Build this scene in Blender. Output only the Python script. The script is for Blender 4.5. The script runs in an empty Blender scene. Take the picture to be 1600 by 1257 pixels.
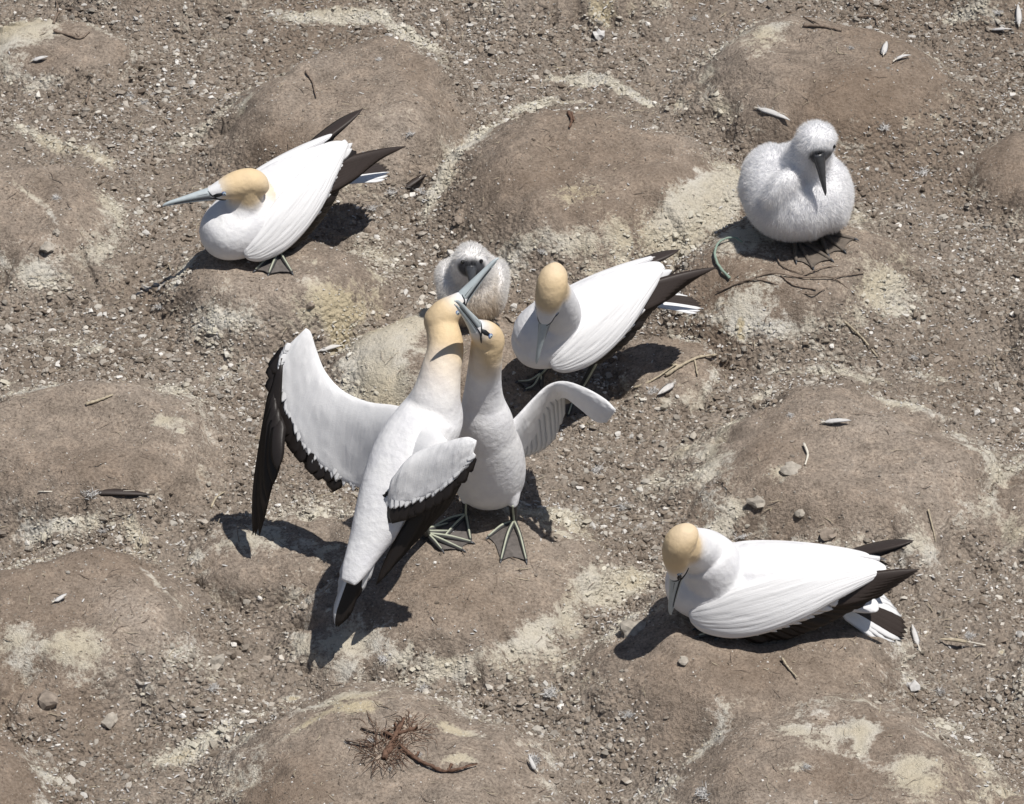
import bpy, math, random
import numpy as np
from mathutils import Vector, Matrix
from mathutils.bvhtree import BVHTree
random.seed(7); rng = np.random.default_rng(11)
scene = bpy.context.scene
COL = scene.collection

# ------------------------------------------------------------------ camera, sky, sun, exposure
PITCH = math.radians(36); DIST = 12.0; PPM = 720.0
SP, CP = math.sin(PITCH), math.cos(PITCH)
CAM = Vector((0, -DIST*CP, DIST*SP)); K = PPM*DIST
cam = bpy.data.cameras.new('camera'); cam.sensor_width = 36; cam.lens = 36*K/1600
cam.clip_start = 0.1; cam.clip_end = 400
cam_ob = bpy.data.objects.new('camera', cam); COL.objects.link(cam_ob)
cam_ob.location = CAM; cam_ob.rotation_euler = (math.pi/2-PITCH, 0, 0); scene.camera = cam_ob

SHX, SHY = -0.31, 0.12                       # shadow offset per metre of height
sun_dir = Vector((-SHX, -SHY, 1)).normalized()
ELEV = math.asin(sun_dir.z); AZ = math.atan2(sun_dir.x, sun_dir.y)
world = bpy.data.worlds.new('World'); scene.world = world; world.use_nodes = True
wn = world.node_tree.nodes; wl = world.node_tree.links
sky = wn.new('ShaderNodeTexSky'); sky.sky_type = 'NISHITA'; sky.sun_disc = False
sky.sun_elevation = ELEV; sky.sun_rotation = AZ
wn['Background'].inputs[1].default_value = 0.05
wl.new(sky.outputs[0], wn['Background'].inputs[0])
sun = bpy.data.lights.new('sun', 'SUN'); sun.energy = 4.4; sun.angle = math.radians(0.5); sun.color = (1.0, 0.955, 0.89)
sun_ob = bpy.data.objects.new('sun', sun); COL.objects.link(sun_ob)
sun_ob.rotation_euler = sun_dir.to_track_quat('Z', 'Y').to_euler()
scene.view_settings.view_transform = 'Standard'; scene.view_settings.look = 'None'
scene.view_settings.gamma = 1; scene.view_settings.exposure = 0.2
scene.view_settings.use_curve_mapping = False

# ------------------------------------------------------------------ pixel <-> place (photo pixels, 1600 x 1257)
def ray(px, py):
    a = (px-800)/K; b = (628.5-py)/K
    return Vector((a, CP+b*SP, -SP+b*CP))
def P(px, py, z):
    d = ray(px, py); t = (z-CAM.z)/d.z; return CAM+d*t
def Q(px, py, y):
    d = ray(px, py); t = (y-CAM.y)/d.y; return CAM+d*t

# ------------------------------------------------------------------ noise (numpy)
_TAB = np.random.default_rng(99).random((512, 512))
def _h(ix, iy, s): return _TAB[(ix+s*37+s*s*11) & 511, (iy+s*91+ix//512*7) & 511]
def vnoise(x, y, s=0):
    x = np.asarray(x, float); y = np.asarray(y, float)
    ix = np.floor(x); iy = np.floor(y); fx = x-ix; fy = y-iy; ix = ix.astype(np.int64); iy = iy.astype(np.int64)
    u = fx*fx*(3-2*fx); v = fy*fy*(3-2*fy)
    a = _h(ix, iy, s); b = _h(ix+1, iy, s); c = _h(ix, iy+1, s); d = _h(ix+1, iy+1, s)
    return (a*(1-u)+b*u)*(1-v)+(c*(1-u)+d*u)*v
def fbm(x, y, s=0, o=4):
    r = 0; a = .5; t = 0
    for i in range(o):
        r = r+a*vnoise(x*2**i, y*2**i, s+i*17); t += a; a *= .5
    return r/t
def sstep(a, b, x):
    t = np.clip((x-a)/(b-a), 0, 1); return t*t*(3-2*t)

# ------------------------------------------------------------------ nest mounds and one added bump: (px, py of the top's centre, half width px, height, depth ratio, crisp)
MOUNDS = [(545, 125, 190, .15, 1.0), (925, 232, 225, .16, .95), (45, 305, 165, .13, .95), (135, 655, 205, .13, .92),
          (105, 925, 215, .14, .95), (600, 1195, 250, .15, .95), (1310, 1205, 250, .16, .95), (1330, 690, 235, .15, .95),
          (1185, 985, 235, .14, .85), (1255, 385, 175, .14, .9), (1300, 85, 215, .14, .8), (715, 862, 225, .12, .9), (455, 850, 130, .06, .8), (575, 985, 110, .05, .8),  # last entry: low bump added to lift where the pair's shadow falls
          (690, 515, 165, .12, .9), (425, 395, 165, .13, .8), (85, 60, 130, .06, .8), (1640, 240, 130, .08, .9),
          (1680, 760, 150, .07, .9), (900, -60, 170, .10, .8), (250, -80, 160, .1, .8), (-150, 120, 130, .1, .9),
          (-190, 480, 140, .12, .9), (1760, 470, 150, .12, .9), (1800, 1010, 170, .12, .9), (1650, 1290, 150, .10, .9),
          (-120, 1200, 170, .12, .9), (260, 1400, 200, .13, .9), (960, 1440, 200, .13, .9), (1620, -90, 170, .12, .9),
          (1250, -180, 170, .12, .9), (600, -210, 170, .12, .9), (1030, 560, 90, .035, 1.0)]
MW = []
for (px, py, rp, A, q) in MOUNDS:
    A *= 1.0; c = P(px, py, A); MW.append((c.x, c.y, rp/PPM, A, q))
def ground(x, y, detail=True):
    x = np.asarray(x, float); y = np.asarray(y, float)
    wx = x+.05*(fbm(x*3.1, y*3.1, 5, 3)-.5)*2; wy = y+.05*(fbm(x*3.1+9, y*3.1, 6, 3)-.5)*2
    wr = .34*(fbm(x*3.6, y*3.6, 71, 3)-.5)+.16*(fbm(x*13, y*13, 72, 3)-.5)
    wt = .55*(fbm(x*8, y*8, 73, 4)-.5); near_ = np.full_like(x, 9.0); gl = np.zeros_like(x)+.5
    h = np.zeros_like(x)+0.0; top = np.zeros_like(x); rim = np.zeros_like(x); acc = np.zeros_like(x)
    for (cx, cy, R, A, q) in MW:
        dx = (wx-cx); dy = (wy-cy)/q
        r = np.sqrt(dx*dx+dy*dy)/R+wr
        p = .86*(1-sstep(.48, 1.40, r))+.14*np.clip(1-r, 0, 1)
        hh = A*p-.016*(1-sstep(.0, .7, r))*(A > .09)+.010*np.exp(-((r-.86)/.16)**2)*(fbm(x*11+cx*9, y*11, 75, 3))
        an = np.arctan2(dy, dx); gul = fbm(an*3.2+cx*13+20, r*1.6+cy*5+9, 76, 4); sel = r < near_; near_ = np.where(sel, r, near_); gl = np.where(sel, gul, gl)
        h = np.maximum(h, hh)+.25*np.minimum(h, hh)*0
        top = np.maximum(top, 1-sstep(.70, 1.16, r+wt))
        rim = np.maximum(rim, np.exp(-((r-.93)/.17)**2))
    h = h+.045*(fbm(x*1.3, y*1.3, 31, 3)-.5)+.04*(fbm(x*4, y*4, 41, 3)-.5)
    h = h-.030*sstep(.46, .30, gl)*np.exp(-((near_-1.0)/.22)**2)
    ground.gl, ground.near = gl, near_
    if detail:
        rough = 1-top
        h = h+.022*(fbm(x*9, y*9, 52, 4)-.5)+.014*np.abs(fbm(x*5.5, y*5.5, 53, 4)-.5)*rough+(.010+.010*rough)*(fbm(x*22, y*22, 51, 3)-.5)+(.0045+.010*rough)*(fbm(x*75, y*75, 61, 3)-.5)
    return h, top, rim
def _axis(lo, hi, st, far):
    a = list(np.arange(lo, hi+st/2, st)); r = []; l = []
    d = st; x = a[-1]
    while x < far: d *= 1.22; x += d; r.append(x)
    d = st; x = a[0]
    while x > -far: d *= 1.22; x -= d; l.append(x)
    return np.array(l[::-1]+a+r)
GX = _axis(-1.38, 1.38, .0052, 60); GY = _axis(-1.70, 1.72, .0058, 60)
_X, _Y = np.meshgrid(GX, GY); GH, GTOP, GRIM = ground(_X, _Y); GGL, GNEAR = ground.gl, ground.near
_f = np.sqrt(_X*_X+_Y*_Y); GH = np.where(_f > 4, GH*np.clip((8-_f)/4, 0, 1), GH)
def gsample(x, y, *arrs):
    j = np.clip(np.searchsorted(GX, x)-1, 0, len(GX)-2); i = np.clip(np.searchsorted(GY, y)-1, 0, len(GY)-2)
    u = (x-GX[j])/(GX[j+1]-GX[j]); v = (y-GY[i])/(GY[i+1]-GY[i])
    return [(A[i, j]*(1-u)+A[i, j+1]*u)*(1-v)+(A[i+1, j]*(1-u)+A[i+1, j+1]*u)*v for A in arrs]
def gz(x, y): return float(gsample(x, y, GH)[0])
def G(px, py, up=0.0):
    z = .1; p = None
    for i in range(25):
        p = P(px, py, z+up); z = .5*z+.5*gz(p.x, p.y)
    return p

# ------------------------------------------------------------------ node helpers
def newmat(name):
    m = bpy.data.materials.new(name); m.use_nodes = True
    nt = m.node_tree; b = nt.nodes['Principled BSDF']; b.inputs['Roughness'].default_value = .75
    b.inputs['Specular IOR Level'].default_value = .25
    return m, nt, b
def N(nt, t, **kw):
    n = nt.nodes.new(t)
    for k, v in kw.items():
        if k.startswith('i_'): n.inputs[k[2:].replace('_', ' ')].default_value = v
        else: setattr(n, k, v)
    return n
def noise(nt, scale, detail=4, rough=.6, vec=None):
    n = N(nt, 'ShaderNodeTexNoise', i_Scale=scale, i_Detail=detail, i_Roughness=rough)
    if vec is not None: nt.links.new(vec, n.inputs['Vector'])
    return n.outputs['Fac']
def ramp(nt, src, stops):
    r = N(nt, 'ShaderNodeValToRGB'); e = r.color_ramp.elements
    while len(e) < len(stops): e.new(.5)
    for i, (p, c) in enumerate(stops):
        e[i].position = p; e[i].color = (c[0], c[1], c[2], 1) if not isinstance(c, float) else (c, c, c, 1)
    nt.links.new(src, r.inputs[0]); return r.outputs[0]
def mth(nt, op, a, b=None, c=None, clamp=False):
    n = N(nt, 'ShaderNodeMath', operation=op, use_clamp=clamp)
    for i, v in enumerate((a, b, c)):
        if v is None: continue
        if isinstance(v, (int, float)): n.inputs[i].default_value = v
        else: nt.links.new(v, n.inputs[i])
    return n.outputs[0]
def mix(nt, f, a, b, mode='MIX'):
    n = N(nt, 'ShaderNodeMix', data_type='RGBA', blend_type=mode)
    if isinstance(f, (int, float)): n.inputs[0].default_value = f
    else: nt.links.new(f, n.inputs[0])
    for i, v in ((6, a), (7, b)):
        if isinstance(v, tuple): n.inputs[i].default_value = (*v, 1)
        else: nt.links.new(v, n.inputs[i])
    return n.outputs[2]
def objco(nt): return N(nt, 'ShaderNodeTexCoord').outputs['Object']
def attr(nt, name, out='Fac'): return N(nt, 'ShaderNodeAttribute', attribute_name=name).outputs[out]
def bump(nt, b, src, strength, dist, prev=None):
    n = N(nt, 'ShaderNodeBump', i_Strength=strength, i_Distance=dist)
    nt.links.new(src, n.inputs['Height'])
    if prev is not None: nt.links.new(prev, n.inputs['Normal'])
    nt.links.new(n.outputs[0], b.inputs['Normal']); return n.outputs[0]

# ------------------------------------------------------------------ materials
def mat_ground():
    m, nt, b = newmat('dry_earth'); L = nt.links; co = objco(nt)
    n1 = noise(nt, 3.2, 5, .6, co); n2 = noise(nt, 22, 5, .65, co); n3 = noise(nt, 150, 4, .7, co); n4 = noise(nt, 420, 2, .6, co)
    base = ramp(nt, n1, [(.3, (.225, .182, .147)), (.55, (.290, .242, .200)), (.75, (.345, .296, .252))])
    base = mix(nt, .75, base, ramp(nt, n2, [(.3, (.32, .32, .32)), (.5, (.5, .5, .5)), (.72, (.70, .68, .66))]), 'OVERLAY')
    grit = ramp(nt, n3, [(.34, (.50, .48, .46)), (.5, (.97, .97, .97)), (.66, (1.36, 1.36, 1.34))])
    base = mix(nt, .8, base, grit, 'MULTIPLY')
    fl = ramp(nt, n4, [(.66, .0), (.74, 1.0)])
    base = mix(nt, mth(nt, 'MULTIPLY', fl, .5), base, (.50, .45, .38))
    # rough ground greyer
    ro = attr(nt, 'top')
    base = mix(nt, mth(nt, 'MULTIPLY', mth(nt, 'SUBTRACT', 1.0, ro, clamp=True), .35), base, (.262, .228, .194))
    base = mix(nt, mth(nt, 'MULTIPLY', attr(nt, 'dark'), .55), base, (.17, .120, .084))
    # droppings: pale crust with broken edges
    g = attr(nt, 'guano')
    n5 = noise(nt, 60, 5, .7, co)
    nn = mth(nt, 'ADD', mth(nt, 'MULTIPLY', n2, .40), mth(nt, 'ADD', mth(nt, 'MULTIPLY', n3, .25), mth(nt, 'MULTIPLY', n5, .35)))
    msk = mth(nt, 'ADD', g, mth(nt, 'MULTIPLY', mth(nt, 'SUBTRACT', nn, .5), 4.2))
    msk = ramp(nt, msk, [(.40, .0), (.85, 1.0)])
    gc = mix(nt, ramp(nt, noise(nt, 9, 4, .6, co), [(.4, 0.0), (.62, 1.0)]), (.65, .63, .575), (.58, .54, .45))
    gc = mix(nt, attr(nt, 'yellow'), gc, (.52, .45, .31))
    gc = mix(nt, .6, gc, ramp(nt, n4, [(.3, (.7, .7, .7)), (.7, (1.15, 1.15, 1.15))]), 'MULTIPLY')
    base = mix(nt, mth(nt, 'MULTIPLY', msk, .82), base, gc)
    L.new(base, b.inputs['Base Color']); b.inputs['Roughness'].default_value = .95; b.inputs['Specular IOR Level'].default_value = .1
    h = mth(nt, 'ADD', mth(nt, 'MULTIPLY', n3, .7), mth(nt, 'MULTIPLY', n4, .3))
    vor = N(nt, 'ShaderNodeTexVoronoi', i_Scale=95.0); L.new(co, vor.inputs['Vector'])
    p = bump(nt, b, h, 1.0, .008)
    bump(nt, b, mth(nt, 'MULTIPLY', vor.outputs['Distance'], mth(nt, 'SUBTRACT', 1.15, ro)), .8, -.008, p)
    return m
def mat_attr(name, rough=.8, bscale=300, bstr=.4, bdist=.002, spec=.2):
    m, nt, b = newmat(name); co = objco(nt)
    c = attr(nt, 'col', 'Color'); n = noise(nt, bscale, 3, .6, co)
    nt.links.new(mix(nt, .6, c, ramp(nt, n, [(.3, (.75, .75, .75)), (.7, (1.15, 1.15, 1.15))]), 'MULTIPLY'), b.inputs['Base Color'])
    b.inputs['Roughness'].default_value = rough; b.inputs['Specular IOR Level'].default_value = spec
    bump(nt, b, n, bstr, bdist); return m
def mat_plumage():
    m, nt, b = newmat('plumage'); co = objco(nt)
    c = attr(nt, 'col', 'Color'); n = noise(nt, 45, 4, .6, co)
    nt.links.new(mix(nt, .6, c, ramp(nt, noise(nt, 26, 5, .6, co), [(.32, (.80, .80, .84)), (.62, (1, 1, 1))]), 'MULTIPLY'), b.inputs['Base Color'])  # soft bluish shading mottled into the feather colour
    b.inputs['Roughness'].default_value = .62; b.inputs['Specular IOR Level'].default_value = .25
    vor = N(nt, 'ShaderNodeTexVoronoi', i_Scale=85.0)
    add = N(nt, 'ShaderNodeVectorMath', operation='ADD'); nc = N(nt, 'ShaderNodeTexNoise', i_Scale=60.0)
    sc = N(nt, 'ShaderNodeVectorMath', operation='SCALE'); sc.inputs['Scale'].default_value = .012
    nt.links.new(co, nc.inputs['Vector']); nt.links.new(nc.outputs['Color'], sc.inputs[0])
    nt.links.new(co, add.inputs[0]); nt.links.new(sc.outputs[0], add.inputs[1]); nt.links.new(add.outputs[0], vor.inputs['Vector'])
    p = bump(nt, b, vor.outputs['Distance'], .16, .004)
    p = bump(nt, b, n, .32, .004, p)
    p = bump(nt, b, noise(nt, 16, 3, .5, co), .35, .012, p)
    bump(nt, b, noise(nt, 380, 3, .7, co), .35, .0016, p)
    return m
def mat_feather(name, col, col2, rough=.5, along=260, bs=.25):
    m, nt, b = newmat(name); uv = N(nt, 'ShaderNodeTexCoord').outputs['UV']
    mp = N(nt, 'ShaderNodeMapping'); mp.inputs['Scale'].default_value = (along, 3, 1); mp.inputs['Rotation'].default_value = (0, 0, .12)
    nt.links.new(uv, mp.inputs[0])
    n = noise(nt, 1.0, 3, .6, mp.outputs[0])
    nt.links.new(mix(nt, n, col, col2), b.inputs['Base Color'])
    b.inputs['Roughness'].default_value = rough; b.inputs['Specular IOR Level'].default_value = .3
    bump(nt, b, n, bs, .001); return m
def mat_plain(name, col, rough=.6, var=.25, scale=120, spec=.3, bs=.3):
    m, nt, b = newmat(name); n = noise(nt, scale, 4, .6, objco(nt))
    lo = tuple(c*(1-var) for c in col); hi = tuple(min(1, c*(1+var)) for c in col)
    nt.links.new(ramp(nt, n, [(.3, lo), (.7, hi)]), b.inputs['Base Color'])
    b.inputs['Roughness'].default_value = rough; b.inputs['Specular IOR Level'].default_value = spec
    bump(nt, b, n, bs, .001); return m

M_ground = mat_ground()
M_clod = mat_attr('crumbled_earth', .95, 500, .6, .002, .1)
M_plum = mat_plumage()
def mat_wing():
    m, nt, b = newmat('wing_plumage'); uv = N(nt, 'ShaderNodeTexCoord').outputs['UV']; co = objco(nt)
    mp = N(nt, 'ShaderNodeMapping'); mp.inputs['Scale'].default_value = (30, 2.2, 1); nt.links.new(uv, mp.inputs[0]); n = noise(nt, 1.0, 4, .6, mp.outputs[0])
    vm = N(nt, 'ShaderNodeMapping'); vm.inputs['Scale'].default_value = (15, 7, 1); nt.links.new(uv, vm.inputs[0])
    w = N(nt, 'ShaderNodeVectorMath', operation='ADD'); nz = N(nt, 'ShaderNodeTexNoise', i_Scale=25.0); sc = N(nt, 'ShaderNodeVectorMath', operation='SCALE'); sc.inputs['Scale'].default_value = .8
    nt.links.new(co, nz.inputs['Vector']); nt.links.new(nz.outputs['Color'], sc.inputs[0]); nt.links.new(vm.outputs[0], w.inputs[0]); nt.links.new(sc.outputs[0], w.inputs[1])
    v = N(nt, 'ShaderNodeTexVoronoi', i_Scale=1.0, feature='SMOOTH_F1'); nt.links.new(w.outputs[0], v.inputs['Vector'])
    c = attr(nt, 'col', 'Color')
    nt.links.new(mix(nt, .3, c, ramp(nt, n, [(.3, (.84, .84, .86)), (.65, (1, 1, 1))]), 'MULTIPLY'), b.inputs['Base Color'])
    b.inputs['Roughness'].default_value = .6; b.inputs['Specular IOR Level'].default_value = .2
    p = bump(nt, b, v.outputs['Distance'], .35, .006); p = bump(nt, b, n, .40, .0035, p); bump(nt, b, noise(nt, 380, 3, .7, co), .3, .0014, p)
    return m
M_wing = mat_wing()
M_down = mat_attr('down', .9, 200, .0, .001, .05)
_nt = M_down.node_tree; _o = _nt.nodes['Material Output']; _t = _nt.nodes.new('ShaderNodeBsdfTranslucent'); _m = _nt.nodes.new('ShaderNodeMixShader'); _m.inputs[0].default_value = .6
_nt.links.new(attr(_nt, 'col', 'Color'), _t.inputs[0]); _nt.links.new(_nt.nodes['Principled BSDF'].outputs[0], _m.inputs[1]); _nt.links.new(_t.outputs[0], _m.inputs[2]); _nt.links.new(_m.outputs[0], _o.inputs[0])
M_white = mat_feather('white_feather', (.69, .695, .705), (.74, .74, .75))
M_black = mat_feather('black_feather', (.012, .010, .010), (.026, .021, .019), .42)
M_brown = mat_feather('brown_feather', (.020, .015, .013), (.055, .042, .037), .5)
M_bill = mat_plain('pale_bill', (.40, .45, .47), .38, .10, 60, .5, .1)
M_bill_d = mat_plain('dark_bill', (.055, .058, .065), .35, .3, 60, .5, .1)
M_line = mat_plain('black_skin', (.018, .020, .024), .5, .2)
M_ring = mat_plain('blue_eye_ring', (.09, .14, .30), .4, .1)
M_eye = mat_plain('pale_eye', (.42, .50, .55), .12, .05, 60, .6, 0)
M_pupil = mat_plain('pupil', (.005, .005, .006), .08, .0, 60, .6, 0)
M_web = mat_plain('grey_web', (.105, .094, .088), .6, .3, 90)
M_webc = mat_plain('chick_web', (.125, .105, .088), .7, .3, 90)
M_toe = mat_plain('dark_toe', (.05, .05, .05), .55, .2)
M_green = mat_plain('toe_stripe', (.38, .40, .32), .6, .12, 60, .15)
M_stone = mat_plain('grey_stone', (.33, .30, .26), .95, .3, 60, .1, .6)
M_stone2 = mat_plain('dark_stone', (.25, .21, .175), .95, .3, 60, .1, .6)
M_stick = mat_plain('grey_stick', (.19, .15, .12), .9, .4, 150, .1, .5)
M_straw = mat_plain('pale_straw', (.37, .32, .24), .9, .3, 150, .1, .5)
M_rust = mat_plain('rusty_weed', (.13, .080, .058), .9, .4, 150, .1, .5)
M_cord = mat_plain('green_cord', (.22, .29, .24), .6, .15)
M_quill = mat_plain('quill', (.62, .58, .50), .4, .1)
M_puff = mat_plain('fluff', (.52, .51, .50), .9, .08, 200, .05, .4)

# ------------------------------------------------------------------ object helpers
def tag(o, label=None, cat=None, group=None, kind=None):
    if label: o['label'] = label
    if cat: o['category'] = cat
    if group: o['group'] = group
    if kind: o['kind'] = kind
    return o
def thing(name, loc, label, cat, group=None):
    o = bpy.data.objects.new(name, None); COL.objects.link(o); o.location = loc; o.empty_display_size = .05
    return tag(o, label, cat, group)
def origin(o):
    v = Vector((0, 0, 0))
    while o: v += o.location; o = o.parent
    return v
def mk(name, V, F, mat, parent=None, smooth=True, col=None, uv=None, loc=None):
    V = np.asarray(V, float).reshape(-1, 3)
    off = np.array(origin(parent)) if parent else np.zeros(3)
    if loc is not None: off = off+np.array(Vector(loc)-origin(parent)) if parent else np.array(loc)
    me = bpy.data.meshes.new(name); me.from_pydata((V-off).tolist(), [], [tuple(f) for f in F])
    o = bpy.data.objects.new(name, me); COL.objects.link(o)
    if loc is not None: o.location = Vector(off)-(origin(parent) if parent else Vector())
    if parent: o.parent = parent
    me.materials.append(mat)
    if smooth: me.polygons.foreach_set('use_smooth', [True]*len(me.polygons))
    if col is not None:
        a = me.attributes.new('col', 'FLOAT_COLOR', 'POINT')
        c = np.ones((len(V), 4)); c[:, :3] = col; a.data.foreach_set('color', c.ravel())
    if uv is not None:
        l = me.uv_layers.new(name='UVMap'); idx = np.empty(len(me.loops), int); me.loops.foreach_get('vertex_index', idx)
        l.data.foreach_set('uv', np.asarray(uv)[idx].ravel())
    return o
def fast_mesh(name, V, T, mat, col=None, smooth=False):
    me = bpy.data.meshes.new(name); n = len(V); k = len(T); s = T.shape[1]
    me.vertices.add(n); me.vertices.foreach_set('co', np.ascontiguousarray(V, dtype=np.float32).ravel())
    me.loops.add(k*s); me.loops.foreach_set('vertex_index', T.astype(np.int32).ravel())
    me.polygons.add(k); me.polygons.foreach_set('loop_start', np.arange(0, k*s, s, dtype=np.int32))
    me.update(calc_edges=True)
    me.polygons.foreach_set('use_smooth', np.full(k, bool(smooth)))
    me.materials.append(mat)
    if col is not None:
        a = me.attributes.new('col', 'FLOAT_COLOR', 'POINT'); c = np.ones((n, 4), np.float32); c[:, :3] = col
        a.data.foreach_set('color', c.ravel())
    o = bpy.data.objects.new(name, me); COL.objects.link(o); return o
def cr(pts, n):                                   # Catmull-Rom through rows of an array
    p = np.asarray(pts, float); m = len(p)
    if m < 3:
        t = np.linspace(0, 1, n)[:, None]; return p[0]*(1-t)+p[-1]*t
    q = np.vstack([2*p[0]-p[1], p, 2*p[-1]-p[-2]]); out = []
    for u in np.linspace(0, m-1, n):
        i = min(int(u), m-2); t = u-i; a, b, c, d = q[i], q[i+1], q[i+2], q[i+3]
        out.append(.5*((2*b)+(c-a)*t+(2*a-5*b+4*c-d)*t*t+(3*b-a-3*c+d)*t**3))
    return np.array(out)
def loft(st, n=24, seg=20, e=1.0):                # st rows: centre(3), A(3), B(3)
    R = cr([np.concatenate([np.array(s[0]), np.array(s[1]), np.array(s[2])]) for s in st], n)
    V = []; F = []
    for r in R:
        for j in range(seg):
            a = 2*math.pi*j/seg; ca, sa = math.cos(a), math.sin(a)
            if e != 1: ca = math.copysign(abs(ca)**e, ca); sa = math.copysign(abs(sa)**e, sa)
            V.append(r[:3]+r[3:6]*ca+r[6:9]*sa)
    for i in range(n-1):
        for j in range(seg):
            k = (j+1) % seg; F.append((i*seg+j, i*seg+k, (i+1)*seg+k, (i+1)*seg+j))
    V.append(R[0][:3]); V.append(R[-1][:3]); a = len(V)-2
    for j in range(seg):
        k = (j+1) % seg; F.append((a, k, j)); F.append((a+1, (n-1)*seg+j, (n-1)*seg+k))
    return V, F
def tube(pts, rad, n=16, seg=8, up=(0, 0, 1), flat=1.0):
    rad = rad if hasattr(rad, '__len__') else [rad]*len(pts)
    R = cr([list(p)+[r] for p, r in zip(pts, rad)], n); st = []
    for i in range(n):
        t = R[min(i+1, n-1)][:3]-R[max(i-1, 0)][:3]; t = Vector(t).normalized()
        s = t.cross(Vector(up)); s = s.normalized() if s.length > 1e-4 else t.orthogonal().normalized()
        u = s.cross(t).normalized(); r = max(R[i][3], 1e-4)
        st.append((R[i][:3], s*r, u*r*flat))
    V = []; F = []
    for (c, A, B) in st:
        for j in range(seg):
            a = 2*math.pi*j/seg; V.append(np.array(c)+np.array(A)*math.cos(a)+np.array(B)*math.sin(a))
    for i in range(n-1):
        for j in range(seg):
            k = (j+1) % seg; F.append((i*seg+j, i*seg+k, (i+1)*seg+k, (i+1)*seg+j))
    F.append(tuple(range(seg))[::-1]); F.append(tuple((n-1)*seg+j for j in range(seg)))
    return V, F
def join(parts):
    V = []; F = []
    for v, f in parts:
        o = len(V); V += list(v); F += [tuple(i+o for i in q) for q in f]
    return V, F
def fuse(V, F, vox=.0035, it=8):
    me = bpy.data.meshes.new('tmp'); me.from_pydata([tuple(v) for v in V], [], F); o = bpy.data.objects.new('tmp', me); COL.objects.link(o)
    m = o.modifiers.new('r', 'REMESH'); m.mode = 'VOXEL'; m.voxel_size = vox
    s = o.modifiers.new('s', 'SMOOTH'); s.iterations = it; s.factor = .5
    dg = bpy.context.evaluated_depsgraph_get(); ev = o.evaluated_get(dg); r = ev.to_mesh()
    n = len(r.vertices); W = np.empty(n*3); r.vertices.foreach_get('co', W); W = W.reshape(-1, 3)
    Fs = [tuple(p.vertices) for p in r.polygons]; ev.to_mesh_clear()
    bpy.data.objects.remove(o); bpy.data.meshes.remove(me); return W, Fs

# ------------------------------------------------------------------ feathers
def feather(name, base, tip, normal, width, mat, parent, bend=0.0, sweep=0.0, point=.6, thick=.0005, label=None, n=9, loc=None, camber=None):
    if camber is None: camber = .05 if mat is M_white else .14
    base = Vector(base); tip = Vector(tip); ax = tip-base; Ln = ax.length; ax.normalize()
    nz = Vector(normal); nz = (nz-ax*nz.dot(ax)).normalized(); sy = nz.cross(ax)
    V = []; F = []; UV = []
    for i in range(n+1):
        t = i/n
        w = width*.5*min(1, (t*3.5+.22))*(1-max(0, (t-point)/(1-point))**2.2*.96)
        c = base+ax*(Ln*t)+nz*(bend*4*t*(1-t))+sy*(sweep*t*t)
        r = (.0005 if mat is M_white else .0011)*(1-t)+.0002
        prof = [(-1, -camber*w), (-.5, -camber*.2*w+thick), (0, r+thick), (.5, -camber*.2*w+thick), (1, -camber*w), (0, -thick)]
        for (a, z) in prof: V.append(c+sy*(a*w)+nz*z); UV.append((t, (a+1)*.5*width*30))
    for i in range(n):
        for j in range(6):
            k = (j+1) % 6; F.append((i*6+j, i*6+k, (i+1)*6+k, (i+1)*6+j))
    F.append((5, 4, 3, 2, 1, 0)); F.append(tuple(n*6+j for j in range(6)))
    o = mk(name, V, F, mat, parent, uv=UV, loc=loc)
    if label: o['label'] = label
    return o
def row(name, b0, b1, t0, t1, n, normal, width, mat, parent, bend=0, sweep=0, point=.6, jit=.004, lift=.0009, surf=None, off0=.0):
    """feathers whose bases run along polyline b and tips along polyline t"""
    B = cr([list(p) for p in ([b0, b1] if not isinstance(b0, list) else b0)], n)
    T = cr([list(p) for p in ([t0, t1] if not isinstance(t0, list) else t0)], n)
    nv = Vector(normal).normalized()
    for i in range(n):
        w = width[0]+(width[1]-width[0])*i/max(1, n-1) if isinstance(width, tuple) else width
        j = Vector((random.uniform(-jit, jit) for _ in range(3)))
        off = nv*(lift*i)
        if surf:
            q = []
            for p_, k_ in ((Vector(B[i]), -.003), (Vector(T[i])+j, .0006)):
                best = None
                for bv_ in surf:
                    h_ = bv_.ray_cast(p_+nv*.06, -nv)
                    if h_[0] is not None and h_[3] < .10 and (best is None or h_[3] < best[1]): best = (h_[0], h_[3])
                q.append((best[0] if best else p_)+nv*k_)
            feather(name, q[0], q[1], nv+Vector((random.uniform(-.08, .08) for _ in range(3))), w, mat, parent, bend, sweep, point); continue
        feather(name, Vector(B[i])+off, Vector(T[i])+off+j, nv+Vector((random.uniform(-.08, .08) for _ in range(3))), w, mat, parent, bend, sweep, point)

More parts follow.
